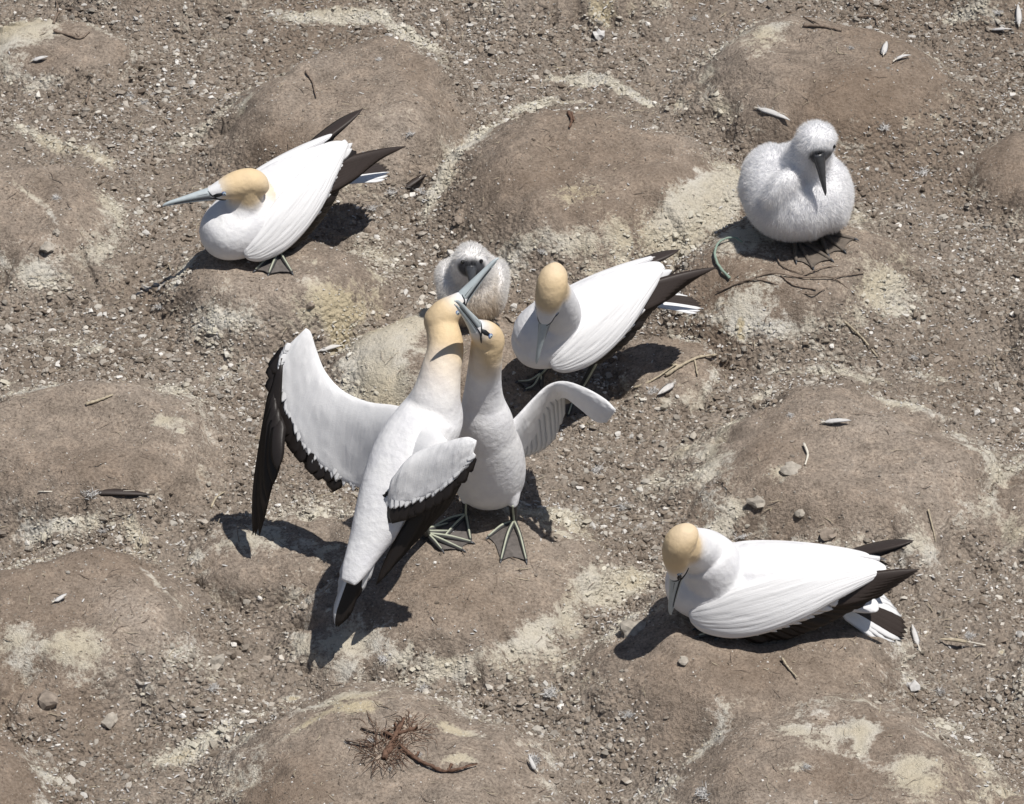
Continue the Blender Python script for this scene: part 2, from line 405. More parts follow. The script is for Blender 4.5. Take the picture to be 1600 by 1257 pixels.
# ------------------------------------------------------------------ gannet parts
BUFF = np.array((.655, .505, .31)); WHITE = np.array((.735, .735, .745))
HEAD_ST = [(x*1.12, z, w, h) for (x, z, w, h) in [(.004, 0, .010, .012), (-.006, .0, .0155, .0165), (-.022, .002, .0215, .0215), (-.042, .005, .0285, .0275), (-.066, .006, .0318, .0315),
           (-.090, .003, .0325, .032), (-.108, -.004, .026, .028), (-.120, -.008, .012, .014)]]
def frame(pos, fwd, up):
    f = Vector(fwd).normalized(); u = Vector(up); u = (u-f*u.dot(f)).normalized(); l = u.cross(f)
    m = Matrix.Identity(4)
    for i in range(3): m[i][0] = f[i]; m[i][1] = l[i]; m[i][2] = u[i]; m[i][3] = pos[i]
    return m
def foot(root, ankle, tips, hip, mats=(M_web, M_toe, M_green), stripe=True, hind=None, sag=.0, onground=True, name='foot'):
    """ankle: where the toes meet; tips: three toe ends; hip: where the leg enters the plumage"""
    ankle = Vector(ankle); tips = [Vector(t) for t in tips]; hip = Vector(hip)
    g = []
    def onto(p, k):
        p = p.copy()
        if onground: p.z = gz(p.x, p.y)+k
        return p
    a0 = onto(ankle, .012) if onground else ankle
    mids = [(a0+t)/2+Vector((0, 0, .006)) for t in tips]
    T = [onto(t, .004) for t in tips]; Mi = [onto(m, .007) if onground else m for m in mids]
    # web: fan of three bent strips
    rows = []
    for k in range(9):
        s = k/8; u = s*2; i = min(int(u), 1); f = u-i
        scal = 1-.07*math.sin(math.pi*f)
        pm = Mi[i]*(1-f)+Mi[i+1]*f; pt = T[i]*(1-f)+T[i+1]*f; pt = a0+(pt-a0)*scal
        pts = [a0, (a0+pm)/2, pm, (pm+pt)/2, pt]
        if onground: pts = [pts[0]]+[Vector((q.x, q.y, max(q.z, gz(q.x, q.y)+.0035))) for q in pts[1:]]
        rows.append(pts)
    V = [p for r in rows for p in r]; nb = len(V); V += [p-Vector((0, 0, .0015)) for p in V]; F = []
    for i in range(8):
        for j in range(4):
            q = (i*5+j, i*5+j+1, (i+1)*5+j+1, (i+1)*5+j); F.append(q[::-1]); F.append(tuple(x+nb for x in q))
    web = mk('foot', V, F, mats[0], root, loc=a0)
    leg = mk('leg', *tube([hip, (hip+a0)/2+Vector((0, .004, 0)), a0], [.011, .008, .008], 8, 8), mats[1], root)
    if stripe: mk('leg_stripe', *tube([hip+Vector((0, -.010, 0)), (hip+a0)/2+Vector((0, -.006, 0)), a0+Vector((0, -.007, .004))], .0022, 8, 6), mats[2], leg)
    for i in range(3):
        mk('toe', *tube([a0, Mi[i]+Vector((0, 0, .002)), T[i]], [.0065, .0052, .0036], 10, 8), mats[1], web)
        if stripe: mk('toe_stripe', *tube([a0+Vector((0, -.004, .006)), Mi[i]+Vector((0, 0, .0065)), T[i]+Vector((0, 0, .0035))], [.0022, .0022, .0016], 10, 6), mats[2], web)
        d = (T[i]-Mi[i]).normalized()
        mk('claw', *tube([T[i], T[i]+d*.006+Vector((0, 0, .0)), T[i]+d*.011-Vector((0, 0, .003))], [.0028, .002, .0006], 6, 6), M_bill_d, web)

BODY = [(.205, -.005, .012, .012), (.190, -.004, .050, .050), (.150, -.002, .078, .076), (.085, 0, .094, .090), (.02, 0, .098, .090), (-.04, .004, .092, .080), (-.09, .010, .076, .062),
        (-.135, .010, .056, .044), (-.18, .004, .040, .028), (-.22, -.002, .030, .016), (-.245, -.004, .020, .007), (-.252, -.005, .01, .003)]
MANTLE = [(.09, .028, .052, .044), (.03, .040, .070, .054), (-.05, .048, .074, .053), (-.13, .054, .066, .043), (-.19, .060, .050, .030), (-.235, .066, .032, .016), (-.26, .069, .014, .006)]
def gannet(label, Mb, neck, head_pos, head_dir, head_up, base, droop=0.0, group=None, buff=1.0, body=BODY, extra=(), neck_buff=.09, gap=0.0, hs=1.0):
    root = thing('gannet', base, label, 'gannet', group); HST = [(x*hs if x < 0 else x, z, w, h) for (x, z, w, h) in HEAD_ST]
    parts = []; st = []
    X = Mb.to_3x3() @ Vector((1, 0, 0)); Yv = Mb.to_3x3() @ Vector((0, 1, 0)); Z = Mb.to_3x3() @ Vector((0, 0, 1))
    for (x, z, w, h) in body:
        h = h*.90 if body is BODY else h
        zz = z+(droop*(-x-.12)/.2 if x < -.12 else 0)
        st.append((Mb @ Vector((x, 0, zz)), Yv*w, Z*h))
    parts.append(loft(st, 40, 32, .94))
    if body is BODY: parts.append(loft([(Mb @ Vector((x, 0, z)), Yv*w, Z*h) for (x, z, w, h) in MANTLE], 26, 24))
    H = frame(head_pos, head_dir, head_up); hx, hy, hz = (Vector(H.col[i][:3]) for i in range(3))
    parts.append(loft([(H @ Vector((x, 0, z)), hy*w, hz*h) for (x, z, w, h) in HST], 26, 24))
    hc = H @ Vector((-.088*hs, 0, .0)); hb = H @ Vector((-.085, 0, -.006))
    pts = [hc]+[Vector(p[0]) for p in neck]; rad = [.0325]+[p[1] for p in neck]
    # neck tube with parallel frames
    V, F = tube(pts, rad, 40, 24, up=Yv); parts.append((V, F))
    parts += list(extra)
    V, F = join(parts); W, Fs = fuse(V, F, .0033, 7)
    # colours
    Hi = np.array(H.inverted()); hl = (W @ Hi[:3, :3].T)+Hi[:3, 3]
    poly = cr([list(p) for p in pts], 60); seg = np.concatenate([[0], np.cumsum(np.linalg.norm(np.diff(poly, axis=0), axis=1))])
    d = np.linalg.norm(W[:, None, :]-poly[None], axis=2) if len(W) < 60000 else None
    if d is None:
        i = np.zeros(len(W), int); dm = np.full(len(W), 9.)
        for k in range(60):
            q = np.linalg.norm(W-poly[k], axis=1); b = q < dm; dm[b] = q[b]; i[b] = k
    else: i = d.argmin(1); dm = d.min(1)
    arc = seg[i]
    onhead = sstep(-.135, -.115, hl[:, 0])*(np.abs(hl[:, 1]) < .05)*(np.abs(hl[:, 2]) < .055)*(hl[:, 0] < .02)
    nz_ = vnoise(W[:, 0]*40+W[:, 2]*31, W[:, 1]*40, 3)*.025; xh = hl[:, 0]/hs
    wneck = (1-sstep(neck_buff*.35, neck_buff*1.5, arc+nz_*.6))*(dm < .066)
    face = sstep(.0, -.044, xh)               # whiter towards the bill
    under = sstep(-.038, -.012, hl[:, 2]-.20*hl[:, 0])*.65+.35
    tt = sstep(-.10, -.16, xh); w = wneck*((1-tt)*(.18+.82*face)*under+tt*.80)
    deep = .75+.25*sstep(-.02, -.06, xh)
    w = np.clip(w*buff*deep, 0, 1)[:, None]
    col = WHITE*(1-w)+BUFF*w
    body_ob = mk('body', W, Fs, M_plum, root, col=col)
    bvh = BVHTree.FromPolygons([Vector(v) for v in W], Fs)
    def on(x, y, z, k=.0006):
        xs_ = [-r[0] for r in HST]; zc, hw, hh = (float(np.interp(-x, xs_, [r[i] for r in HST])) for i in (1, 2, 3))
        zz = max(-.98, min(.98, (z-zc)/hh)); yy = math.copysign(hw*math.sqrt(1-zz*zz), y) if abs(y) > .01 else y
        q = H @ Vector((x, yy, zc+zz*hh)); c = H @ Vector((x, 0, zc)); dr = (q-c).normalized()
        hit = bvh.find_nearest(q, .02)
        p = hit[0] if hit[0] else q
        return p+dr*k
    # bill
    def bl(st, a=.0): return loft([(H @ Vector((x, 0, z)), hy*w, hz*h) for (x, z, w, h) in st], 18, 16)
    up_st = [(-.012, .003, .0125, .0115), (0, .003, .0125, .0105), (.02, .003, .0098, .0085), (.05, .0022, .0064, .0058), (.075, .001, .0044, .0044), (.088, -.001, .0028, .0034), (.094, -.004, .0012, .0018)]; up_st = [(x*1.12, z, w, h) for x, z, w, h in up_st]
    lo_st = [(-.012, -.0085, .0115, .0080), (0, -.0085, .0112, .0072), (.02, -.0072, .0088, .0056), (.05, -.0052-gap*.5, .0056, .0038), (.075, -.0042-gap*.8, .0036, .0026), (.086, -.0046-gap, .0018, .0014)]; lo_st = [(x*1.12, z, w, h) for x, z, w, h in lo_st]
    bill = mk('bill', *bl(up_st), M_bill, root)
    mk('lower_mandible', *bl(lo_st), M_bill, bill)
    for s in (1, -1):
        g = [on(-.034, s*.03, -.016), on(-.026, s*.03, -.013), on(-.013, s*.03, -.007)]+[H @ Vector((x, s*w, z)) for (x, w, z) in ((0, .0123, -.0040), (.02, .0098, -.0032), (.05, .0063, -.0026-gap*.2), (.08, .0040, -.0028-gap*.4))]
        mk('gape_line', *tube(g, [.0008, .0017, .0018, .0014, .0011, .0009, .0006], 26, 6), M_line, bill)
        g = [on(-.016, s*.03, -.007), on(-.004, s*.03, .003), on(.001, s*.02, .010, .0008), on(.004, s*.003, .0145, .0006)]
        mk('bill_edge', *tube(g, [.0014, .0014, .0011, .0008], 14, 6), M_line, bill)
        g = [H @ Vector((.004, s*.0105, .0075)), H @ Vector((.03, s*.0075, .0060)), H @ Vector((.06, s*.0050, .0038)), H @ Vector((.08, s*.0036, .0020))]
        mk('bill_groove', *tube(g, [.0007, .0006, .0005, .0004], 12, 6), M_toe, bill)
        # bare skin between bill and eye, eye ring, eye
        a, b_, c_, d_ = on(-.005, s*.03, .003, .0003), on(-.026, s*.03, .0085, .0003), on(-.027, s*.03, .0025, .0003), on(-.010, s*.03, -.003, .0003)
        e1, e2 = on(-.015, s*.03, .0075, .0003), on(-.019, s*.03, -.0015, .0003)
        pts6 = [a, e1, b_, c_, e2, d_]; cc = sum(pts6, Vector())/6; nn = (cc-(H @ Vector((-.02, 0, .004)))).normalized()
        cc2 = cc+nn*.0008
        mk('lore_skin', [cc2]+pts6+[p-nn*.006 for p in pts6], [(0, k+1, (k+1) % 6+1) for k in range(6)]+[(k+1, k+7, (k+1) % 6+7, (k+1) % 6+1) for k in range(6)], M_line, root)
        ec = on(-.031, s*.03, .006, 0); en = (ec-(H @ Vector((-.036, 0, .004)))).normalized()
        t1 = en.orthogonal().normalized(); t2 = en.cross(t1)
        def disc(rx, h, bk): return loft([(ec-en*bk, t1*rx, t2*rx), (ec+en*(h*.5-.0008), t1*rx*.92, t2*rx*.92), (ec+en*(h-.0008), t1*rx*.5, t2*rx*.5), (ec+en*(h*1.08-.0008), t1*rx*.05, t2*rx*.05)], 10, 16)
        mk('eye_ring', *disc(.0058, .0014, .003), M_ring, root)
        eye = mk('eye', *disc(.0043, .0023, .002), M_eye, root)
        mk('pupil', *disc(.0021, .0029, .001), M_pupil, eye)
    # throat stripe
    return root, body_ob, bvh, Mb

def folded_wing(root, Mb, s, tips, bvh=None, prim_n=7, mat_p=M_brown, lift=0.0, prim_base=None, low=0.0, coverts=True, pw=.026, pp=.34):
    Yv = Mb.to_3x3() @ Vector((0, 1, 0)); Z = Mb.to_3x3() @ Vector((0, 0, 1)); X = Mb.to_3x3() @ Vector((1, 0, 0))
    L = lambda x, y, z: Mb @ Vector((x, s*y, z))
    st = [(.150, .076, -.024, .006, .004, 12), (.140, .080, -.024, .022, .009, 12), (.110, .087, -.016, .042, .015, 15), (.05, .090, .002, .060, .019, 22), (-.02, .084, .022, .062, .020, 30),
          (-.09, .072, .044, .054, .018, 40), (-.15, .056, .060, .040, .015, 48), (-.205, .040, .070, .025, .011, 52), (-.245, .030, .076, .010, .006, 55)]
    rings = []
    for (x, y, z, a, b, tl) in st:
        t = math.radians(tl); A = (Z*math.cos(t)-Yv*s*math.sin(t))*a; B = (Yv*s*math.cos(t)+Z*math.sin(t))*b
        rings.append((L(x, y, z+lift*max(0, .1-x)), A, B))
    V, F = loft(rings, 40, 26, .9)
    wing = mk('wing', V, F, M_wing, root, col=np.tile(WHITE, (len(V), 1)), uv=[((j % 26)/13-1 if k < 1040 else 0, k/1040) for k in range(len(V)) for j in (k,)])
    out = (Yv*s*.92+Z*.38).normalized(); surf = [BVHTree.FromPolygons([Vector(v) for v in V], F)]+([bvh] if bvh else [])
    def lf(x): return lift*max(0, .1-x)
    # black secondaries along the lower edge
    row('secondary_feather', [L(.065, .084, -.034), L(-.02, .085, -.010), L(-.09, .074, .018), L(-.16, .056, .045)], None,
        [L(-.020, .090, -.072), L(-.10, .084, -.046), L(-.18, .064, -.002), L(-.265, .042, .046+lf(-.26))], None, 14, out, (.032, .038), M_black, wing, bend=.003, jit=.002, lift=.0003, point=.75)
    # primaries
    tips = [Vector(t) for t in tips]
    pb0 = prim_base or (L(-.12, .068, .018), L(-.16, .050, .056+lf(-.16)))
    for i in range(prim_n):
        u = i/(prim_n-1)
        b = Vector(pb0[0])*(1-u)+Vector(pb0[1])*u+out*(.004-.0008*i)
        full = Vector(tips[0])*(1-u)+Vector(tips[-1])*u
        sh = 1-.34*(1-u)**1.3
        t = b+(Vector(tips[-1])-b)*sh+(Vector(tips[0])-Vector(tips[-1]))*.22*(1-u)
        feather('primary_feather', b, t, (out+Z*.25 if s > 0 else out*.15+Z), pw, mat_p, wing, bend=.006, sweep=0, point=pp, n=10)
    if coverts:
        # ragged white covert tips over the black edge
        row('covert_feather', [L(.085, .090, -.030), L(.0, .092, -.008), L(-.08, .080, .020), L(-.145, .062, .043), L(-.19, .045, .062+lf(-.19))], None,
            [L(.025, .096, -.054), L(-.055, .094, -.032), L(-.135, .077, .008), L(-.20, .056, .038), L(-.262, .034, .066+lf(-.26))], None, 30, out, (.018, .022), M_white, wing, bend=.002, point=.5, jit=.004, lift=.0001)
    return wing
def tail(root, Mb, base, tip, side, n=10, w=.030, darks=(3, 4, 5, 6), up=None, mat_d=M_brown, fan=.045, outer=.26):
    """base, tip in world; side: world vector across the tail"""
    base = Vector(base); tip = Vector(tip); side = Vector(side).normalized(); ax = (tip-base)
    nz = side.cross(ax).normalized(); nz = nz if nz.z > 0 else -nz
    if up is not None: nz = Vector(up)
    for i in range(n):
        u = i/(n-1)*2-1
        b = base+side*(u*.018)+nz*(.0035*(1-abs(u)))
        t = base+ax*((1-outer*.5*(abs(u) > .36))-outer*u*u if outer > .3 else 1-outer*u*u)+side*(u*fan)+nz*(.0035*(1-abs(u)))
        dark = i in darks
        feather('tail_feather', b, t, nz, w, mat_d if dark else M_white, root, bend=.003, point=.72, n=9, label='dark central tail feather' if dark else None)

# ================================================================== GROUND
def build_ground():
    xs, ys, X, Y, h, top, rim = GX, GY, _X, _Y, GH, GTOP, GRIM
    nx, ny = len(xs), len(ys); V = np.stack([X, Y, h], -1).reshape(-1, 3)
    i = np.arange(nx-1)[None]+np.arange(ny-1)[:, None]*nx
    T = np.stack([i, i+1, i+nx+1, i+nx], -1).reshape(-1, 4)
    o = fast_mesh('ground', V, T, M_ground, smooth=True); tag(o, kind='structure')
    # masks
    gn = .03*np.ones_like(X)
    streak = fbm(X*9+fbm(X*3, Y*3, 2)*4, Y*14, 77, 3)
    gn += .34*rim*sstep(.45, .62, fbm(X*2.3, Y*2.3, 88, 3))*1.0
    gn += .20*sstep(.52, .66, streak)*(.3+rim)
    gn += .30*sstep(.54, .68, GGL)*np.exp(-((GNEAR-1.0)/.25)**2)+.30*np.exp(-((GNEAR-.93)/.08)**2)*sstep(.40, .6, fbm(X*5, Y*5, 89, 3))
    gn += .12*(fbm(X*7, Y*7, 99, 3)-.5)*2
    ye = sstep(.52, .7, fbm(X*4, Y*4, 123, 2))*.5
    for (px, py, rx, ry, s, yl, ang) in GUANO:
        c = G(px, py); a = math.radians(ang)
        u = (X-c.x)*PPM; v = (Y-c.y)*PPM*SP
        if rx > 0:
            uu = u*math.cos(a)+v*math.sin(a); vv = -u*math.sin(a)+v*math.cos(a)
            ds = 1.1+1.8*(fbm(X*16, Y*16, 140, 4)-.45)+1.6*(fbm(X*5+uu*.01, Y*5, 141, 3)-.5)
            m = np.exp(-np.clip(((uu/rx)**2+(vv/ry)**2)*ds, 0, 30))
            gn = gn+1.05*s*m; ye = ye+.8*yl*m
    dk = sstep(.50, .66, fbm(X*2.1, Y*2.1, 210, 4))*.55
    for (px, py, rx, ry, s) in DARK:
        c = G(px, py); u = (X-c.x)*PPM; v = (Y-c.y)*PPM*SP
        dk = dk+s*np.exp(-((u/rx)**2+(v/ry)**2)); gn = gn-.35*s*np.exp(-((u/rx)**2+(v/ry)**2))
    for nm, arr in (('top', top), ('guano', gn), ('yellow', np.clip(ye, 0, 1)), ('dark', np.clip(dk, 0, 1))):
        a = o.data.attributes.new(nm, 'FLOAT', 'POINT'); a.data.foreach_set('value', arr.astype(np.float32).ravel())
    return o, (xs, ys, gn, top)
# px, py, half width, half height (photo pixels), strength, yellow, angle (deg, photo sense)
GUANO = [(30, 45, 60, 45, .9, .4, 0), (500, 28, 120, 14, .8, .1, 0), (640, 60, 60, 12, .7, .1, -30), (690, 100, 22, 24, .6, .8, 0), (620, 180, 60, 12, .35, .8, 0),
         (750, 212, 80, 27, 1.5, .1, 40), (692, 280, 48, 13, 1.5, 0, 48), (825, 168, 60, 12, 1.1, 0, 25), (905, 125, 55, 9, 1.6, 0, -5), (975, 145, 45, 9, 1.5, 0, -25), (520, 24, 110, 10, 1.0, 0, -3), (650, 62, 60, 9, 1.1, 0, -30), (1110, 300, 60, 18, 1.3, 0, 30), (590, 545, 70, 22, 1.2, 0, 32), (890, 160, 50, 10, .5, .7, 0),
         (905, 300, 55, 25, .6, .9, 0), (90, 225, 60, 14, .9, .2, -20), (40, 205, 40, 10, .7, .1, -20), (150, 240, 30, 10, .6, 0, -30), (40, 300, 45, 6, .7, .2, -35), (80, 335, 25, 6, .7, .2, -55),
         (330, 190, 70, 12, .6, .4, 30), (380, 170, 30, 8, .5, .5, 35), (590, 400, 60, 35, .55, .3, -20), (540, 470, 70, 40, .45, .6, 0), (360, 480, 60, 35, .45, .2, 0),
         (590, 560, 85, 45, .95, .2, 32), (640, 500, 45, 20, .9, .0, 30), (600, 620, 60, 18, .7, .5, 10), (800, 410, 35, 18, .8, .0, 0), (530, 540, 30, 30, .5, .8, 0),
         (1100, 320, 70, 30, 1.05, .2, 28), (1060, 370, 60, 35, .7, .0, 0), (1150, 370, 60, 40, .9, .1, 0), (1340, 350, 60, 40, .6, .1, -30), (1180, 450, 60, 25, .6, .1, 0), (1360, 440, 60, 30, .45, .2, 0),
         (1220, 40, 40, 12, .6, .1, 0), (1190, 60, 35, 30, .6, .7, 0), (1510, 25, 60, 8, .7, .1, -10), (940, 15, 30, 18, .5, .9, 0), (1000, 420, 50, 25, .5, .1, 0),
         (110, 535, 60, 8, .5, .1, 0), (150, 545, 25, 9, .9, 0, 0), (270, 612, 30, 10, 1.0, .3, -10), (258, 656, 30, 11, 1.0, .6, 0), (15, 600, 25, 15, .6, .6, 0), (60, 425, 30, 10, .6, .2, 0),
         (350, 590, 60, 20, .4, .1, 0), (1410, 632, 50, 22, 1.3, .35, -12), (1350, 595, 50, 8, .8, .1, -8), (1280, 578, 80, 7, .6, .0, 0), (1195, 620, 24, 10, .8, .3, 20), (1460, 590, 40, 14, .6, .1, 0), (1515, 700, 50, 7, .8, .2, -20),
         (1220, 740, 50, 20, .5, .7, 0), (1070, 700, 60, 22, .5, .5, 30), (1010, 760, 40, 25, .3, 0, 0), (1420, 800, 30, 20, .3, 0, 0),
         (120, 815, 110, 8, .4, 0, 0), (230, 870, 60, 14, .55, .1, -42), (250, 915, 60, 6, .6, .2, -35), (130, 1010, 45, 25, .75, .8, 15), (30, 1000, 35, 25, .6, .4, 0),
         (520, 1095, 90, 10, .9, .2, 5), (560, 1105, 30, 9, 1.0, .9, 0), (310, 1160, 90, 18, .85, .3, 18), (280, 1185, 30, 9, .8, .7, 0), (400, 1210, 20, 30, .5, .3, 0), (480, 1130, 50, 8, .6, .7, 25),
         (715, 1145, 40, 8, 1.1, .4, -8), (715, 1185, 28, 7, 1.2, .3, 0), (690, 1040, 50, 8, .7, .4, 0), (560, 1020, 60, 25, .45, 0, 0), (950, 930, 75, 22, .85, .35, 22), (1000, 905, 40, 12, .7, .6, 15), (860, 980, 60, 14, .5, .1, 25), (830, 1020, 60, 30, .4, 0, 0),
         (1340, 1140, 35, 12, 1.2, .5, 0), (1345, 1165, 12, 18, 1.0, .6, 0), (1240, 1140, 30, 10, 1.0, .2, 0), (1285, 1165, 35, 10, .8, .5, -10), (1430, 1195, 45, 16, 1.0, .5, 10), (1430, 1225, 60, 18, .7, .8, 0), (1250, 1195, 40, 10, .6, .2, 0),
         (1380, 1110, 90, 6, .3, 0, 0), (1100, 1170, 60, 12, .5, .1, 35), (1450, 1150, 40, 6, .5, .2, -20),
         (880, 800, 40, 22, 1.0, 0, 0), (870, 830, 45, 14, .8, 0, -20), (480, 800, 90, 45, .6, .2, 0), (400, 830, 60, 30, .6, .3, 0), (520, 860, 60, 30, .4, .4, 0), (530, 1000, 50, 20, .5, .3, 0),
         (1060, 600, 50, 18, .3, .6, 0), (880, 380, 40, 14, .5, 0, 0), (1400, 480, 60, 25, .3, 0, 0), (1310, 560, 40, 12, .3, 0, 0)]
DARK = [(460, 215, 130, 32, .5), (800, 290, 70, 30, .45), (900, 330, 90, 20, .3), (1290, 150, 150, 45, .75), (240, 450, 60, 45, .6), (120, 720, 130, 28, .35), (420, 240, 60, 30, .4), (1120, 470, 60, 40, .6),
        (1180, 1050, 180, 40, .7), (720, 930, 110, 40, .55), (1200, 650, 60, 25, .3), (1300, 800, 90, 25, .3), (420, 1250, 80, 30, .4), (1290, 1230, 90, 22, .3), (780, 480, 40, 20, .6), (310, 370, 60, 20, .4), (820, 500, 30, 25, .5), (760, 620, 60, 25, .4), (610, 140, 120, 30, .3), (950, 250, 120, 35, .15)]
ground_ob, GR = build_ground()

def clods(name, n, base_v, base_f, smin, smax, pw, keep, jitter, seed, label, pal, sink=.25):
    r = np.random.default_rng(seed)
    x = r.uniform(-1.36, 1.36, n*3); y = r.uniform(-1.62, 1.68, n*3)
    h, top, rim = gsample(x, y, GH, GTOP, GRIM)
    dens = keep(x, y, top); ok = r.random(len(x)) < dens
    x, y, h, top = (a[ok][:n] for a in (x, y, h, top)); n = len(x)
    s = smin+(smax-smin)*r.random(n)**pw; s = s*(.55+.45*(1-top))
    bv = np.array(base_v, float); k = len(bv)
    V = bv[None]*(1+jitter*(r.random((n, k, 1))-.5)*2)+.34*(r.random((n, k, 3))-.5)
    V = V*np.stack([.7+.8*r.random(n), .7+.6*r.random(n), .45+.4*r.random(n)], -1)[:, None]*s[:, None, None]*.5
    a = r.random(n)*2*math.pi; tl = (r.random(n)-.5)*1.0
    ct, st = np.cos(tl), np.sin(tl); yy = V[..., 1]*ct[:, None]-V[..., 2]*st[:, None]; zz = V[..., 1]*st[:, None]+V[..., 2]*ct[:, None]
    ca, sa = np.cos(a), np.sin(a); xx = V[..., 0]*ca[:, None]-yy*sa[:, None]; yy = V[..., 0]*sa[:, None]+yy*ca[:, None]
    V = np.stack([xx+x[:, None], yy+y[:, None], zz+(h+s*(.5-sink)*.5)[:, None]], -1)
    F = (np.array(base_f)[None]+(np.arange(n)*k)[:, None, None]).reshape(-1, len(base_f[0]))
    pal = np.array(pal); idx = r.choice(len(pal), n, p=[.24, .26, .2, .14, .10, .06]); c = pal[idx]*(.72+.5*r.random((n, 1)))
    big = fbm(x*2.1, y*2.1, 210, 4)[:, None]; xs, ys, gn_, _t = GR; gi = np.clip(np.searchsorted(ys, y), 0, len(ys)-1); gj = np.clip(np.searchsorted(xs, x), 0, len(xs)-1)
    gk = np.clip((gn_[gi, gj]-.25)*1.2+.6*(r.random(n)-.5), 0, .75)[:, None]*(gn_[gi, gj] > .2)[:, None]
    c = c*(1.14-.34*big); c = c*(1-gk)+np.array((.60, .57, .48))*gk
    o = fast_mesh(name, V.reshape(-1, 3), F, M_clod, col=np.repeat(c, k, 0)); tag(o, label, None, None, 'stuff'); return o
PH = (1+5**.5)/2
ICO = np.array([(-1, PH, 0), (1, PH, 0), (-1, -PH, 0), (1, -PH, 0), (0, -1, PH), (0, 1, PH), (0, -1, -PH), (0, 1, -PH), (PH, 0, -1), (PH, 0, 1), (-PH, 0, -1), (-PH, 0, 1)])/1.9
ICOF = [(0, 11, 5), (0, 5, 1), (0, 1, 7), (0, 7, 10), (0, 10, 11), (1, 5, 9), (5, 11, 4), (11, 10, 2), (10, 7, 6), (7, 1, 8), (3, 9, 4), (3, 4, 2), (3, 2, 6), (3, 6, 8), (3, 8, 9), (4, 9, 5), (2, 4, 11), (6, 2, 10), (8, 6, 7), (9, 8, 1)]
OCT = [(1, 0, 0), (0, 1, 0), (-1, 0, 0), (0, -1, 0), (.1, 0, .9), (0, 0, -.9)]
OCTF = [(0, 1, 4), (1, 2, 4), (2, 3, 4), (3, 0, 4), (1, 0, 5), (2, 1, 5), (3, 2, 5), (0, 3, 5)]
PAL = [(.205, .170, .138), (.265, .230, .195), (.335, .305, .268), (.145, .118, .095), (.46, .43, .385), (.60, .58, .55)]
clump = lambda x, y: sstep(.30, .62, fbm(x*4.5, y*4.5, 300, 3))
clods('crumbled_earth', 26000, ICO, ICOF, .0045, .017, 3.2, lambda x, y, t: (.05+.95*(1-t)**1.2)*(.18+.82*clump(x, y)), .42, 1, 'loose grey brown clods and pebbles lying between the nest mounds', PAL)
clods('fine_gravel', 105000, OCT, OCTF, .0026, .0095, 1.8, lambda x, y, t: (.32+.68*(1-t))*(.30+.70*clump(x, y)), .3, 2, 'fine gravel and crumbs of dry earth over the colony floor', PAL)

# ================================================================== BIRDS
def body_matrix(center, fwd, roll_up=(0, 0, 1)): return frame(Vector(center), fwd, roll_up)
def dirv(yaw, pitch):
    y = math.radians(yaw); p = math.radians(pitch); return Vector((math.cos(y)*math.cos(p), math.sin(y)*math.cos(p), math.sin(p)))
def seat(c, k=.088):                        # height of a resting body's centre
    return gz(c.x, c.y)+k
EXEC_BIRDS = True

def bird_top_left():
    c = P(420, 326, .24); g = gz(c.x, c.y); c = P(420, 326, g+.074)
    Mb = frame(c, dirv(222, -4), (0, 0, 1)) @ Matrix.Scale(.87, 4)
    nb = Mb @ Vector((.10, .0, .03))
    hd = Q(326, 303, c.y-.09); hdir = Vector((-1, -.28, -.10))
    hp = hd
    neck = [(Q(383, 318, c.y-.06), .041), (Q(375, 345, c.y-.070), .050), (Mb @ Vector((.12, 0, .01)), .058), (Mb @ Vector((.04, 0, 0)), .058)]
    r, b, bv, _ = gannet('white gannet resting with buff head stretched left and bill level, near upper left mound', Mb, neck, hp, hdir, (0, 0, 1), (c.x, c.y, g), droop=-.03, neck_buff=.05)
    folded_wing(r, Mb, 1, [Mb @ Vector((-.40, .06, .05)), Q(634, 229, c.y+.20)], bv, lift=.05)
    folded_wing(r, Mb, -1, [Mb @ Vector((-.42, -.04, .08)), Q(567, 170, c.y+.22)], bv, lift=.03, pw=.044, pp=.55)
    tail(r, Mb, Mb @ Vector((-.19, 0, -.01)), Mb @ Vector((-.39, 0, -.075)), Mb.to_3x3() @ Vector((0, 1, 0)), fan=.05)
    h = Mb @ Vector((.0, .05, -.07)); a = G(436, 400)
    foot(r, a, [a+Vector((-.05, -.05, 0)), a+Vector((-.02, -.07, 0)), a+Vector((.03, -.065, 0))], h)
def bird_middle():
    c = Q(909, 503, -.02)
    Mb = frame(c, dirv(212, -5), (0, 0, 1)) @ Matrix.Scale(.81, 4)
    neck = [(Q(872, 478, c.y-.09), .044), (Q(868, 495, c.y-.06), .054), (Mb @ Vector((.13, 0, .02)), .060), (Mb @ Vector((.05, 0, 0)), .062)]
    hp = Q(851, 503, c.y-.15)
    r, b, bv, _ = gannet('white gannet standing in the middle, crown and downward bill facing the viewer', Mb, neck, hp, Vector((-.17, -.10, -.98)), Vector((-.2, -.97, .1)), (c.x, c.y, gz(c.x, c.y-.1)), droop=-.02, neck_buff=.035)
    folded_wing(r, Mb, 1, [Mb @ Vector((-.40, .05, .03)), Q(1120, 418, c.y+.10)], bv, lift=.03)
    folded_wing(r, Mb, -1, [Mb @ Vector((-.42, -.04, .06)), Q(1062, 390, c.y+.16)], bv, lift=.01, pw=.044, pp=.55)
    tail(r, Mb, Mb @ Vector((-.19, 0, -.015)), Mb @ Vector((-.365, .0, -.11)), Mb.to_3x3() @ Vector((0, 1, 0)), fan=.05)
    a = G(905, 634); foot(r, G(905, 622), [G(872, 640), G(888, 652), G(914, 648)], Mb @ Vector((-.03, .05, -.075)))
    foot(r, G(845, 592), [G(810, 600), G(822, 612), G(846, 615)], Mb @ Vector((.0, -.04, -.07)))
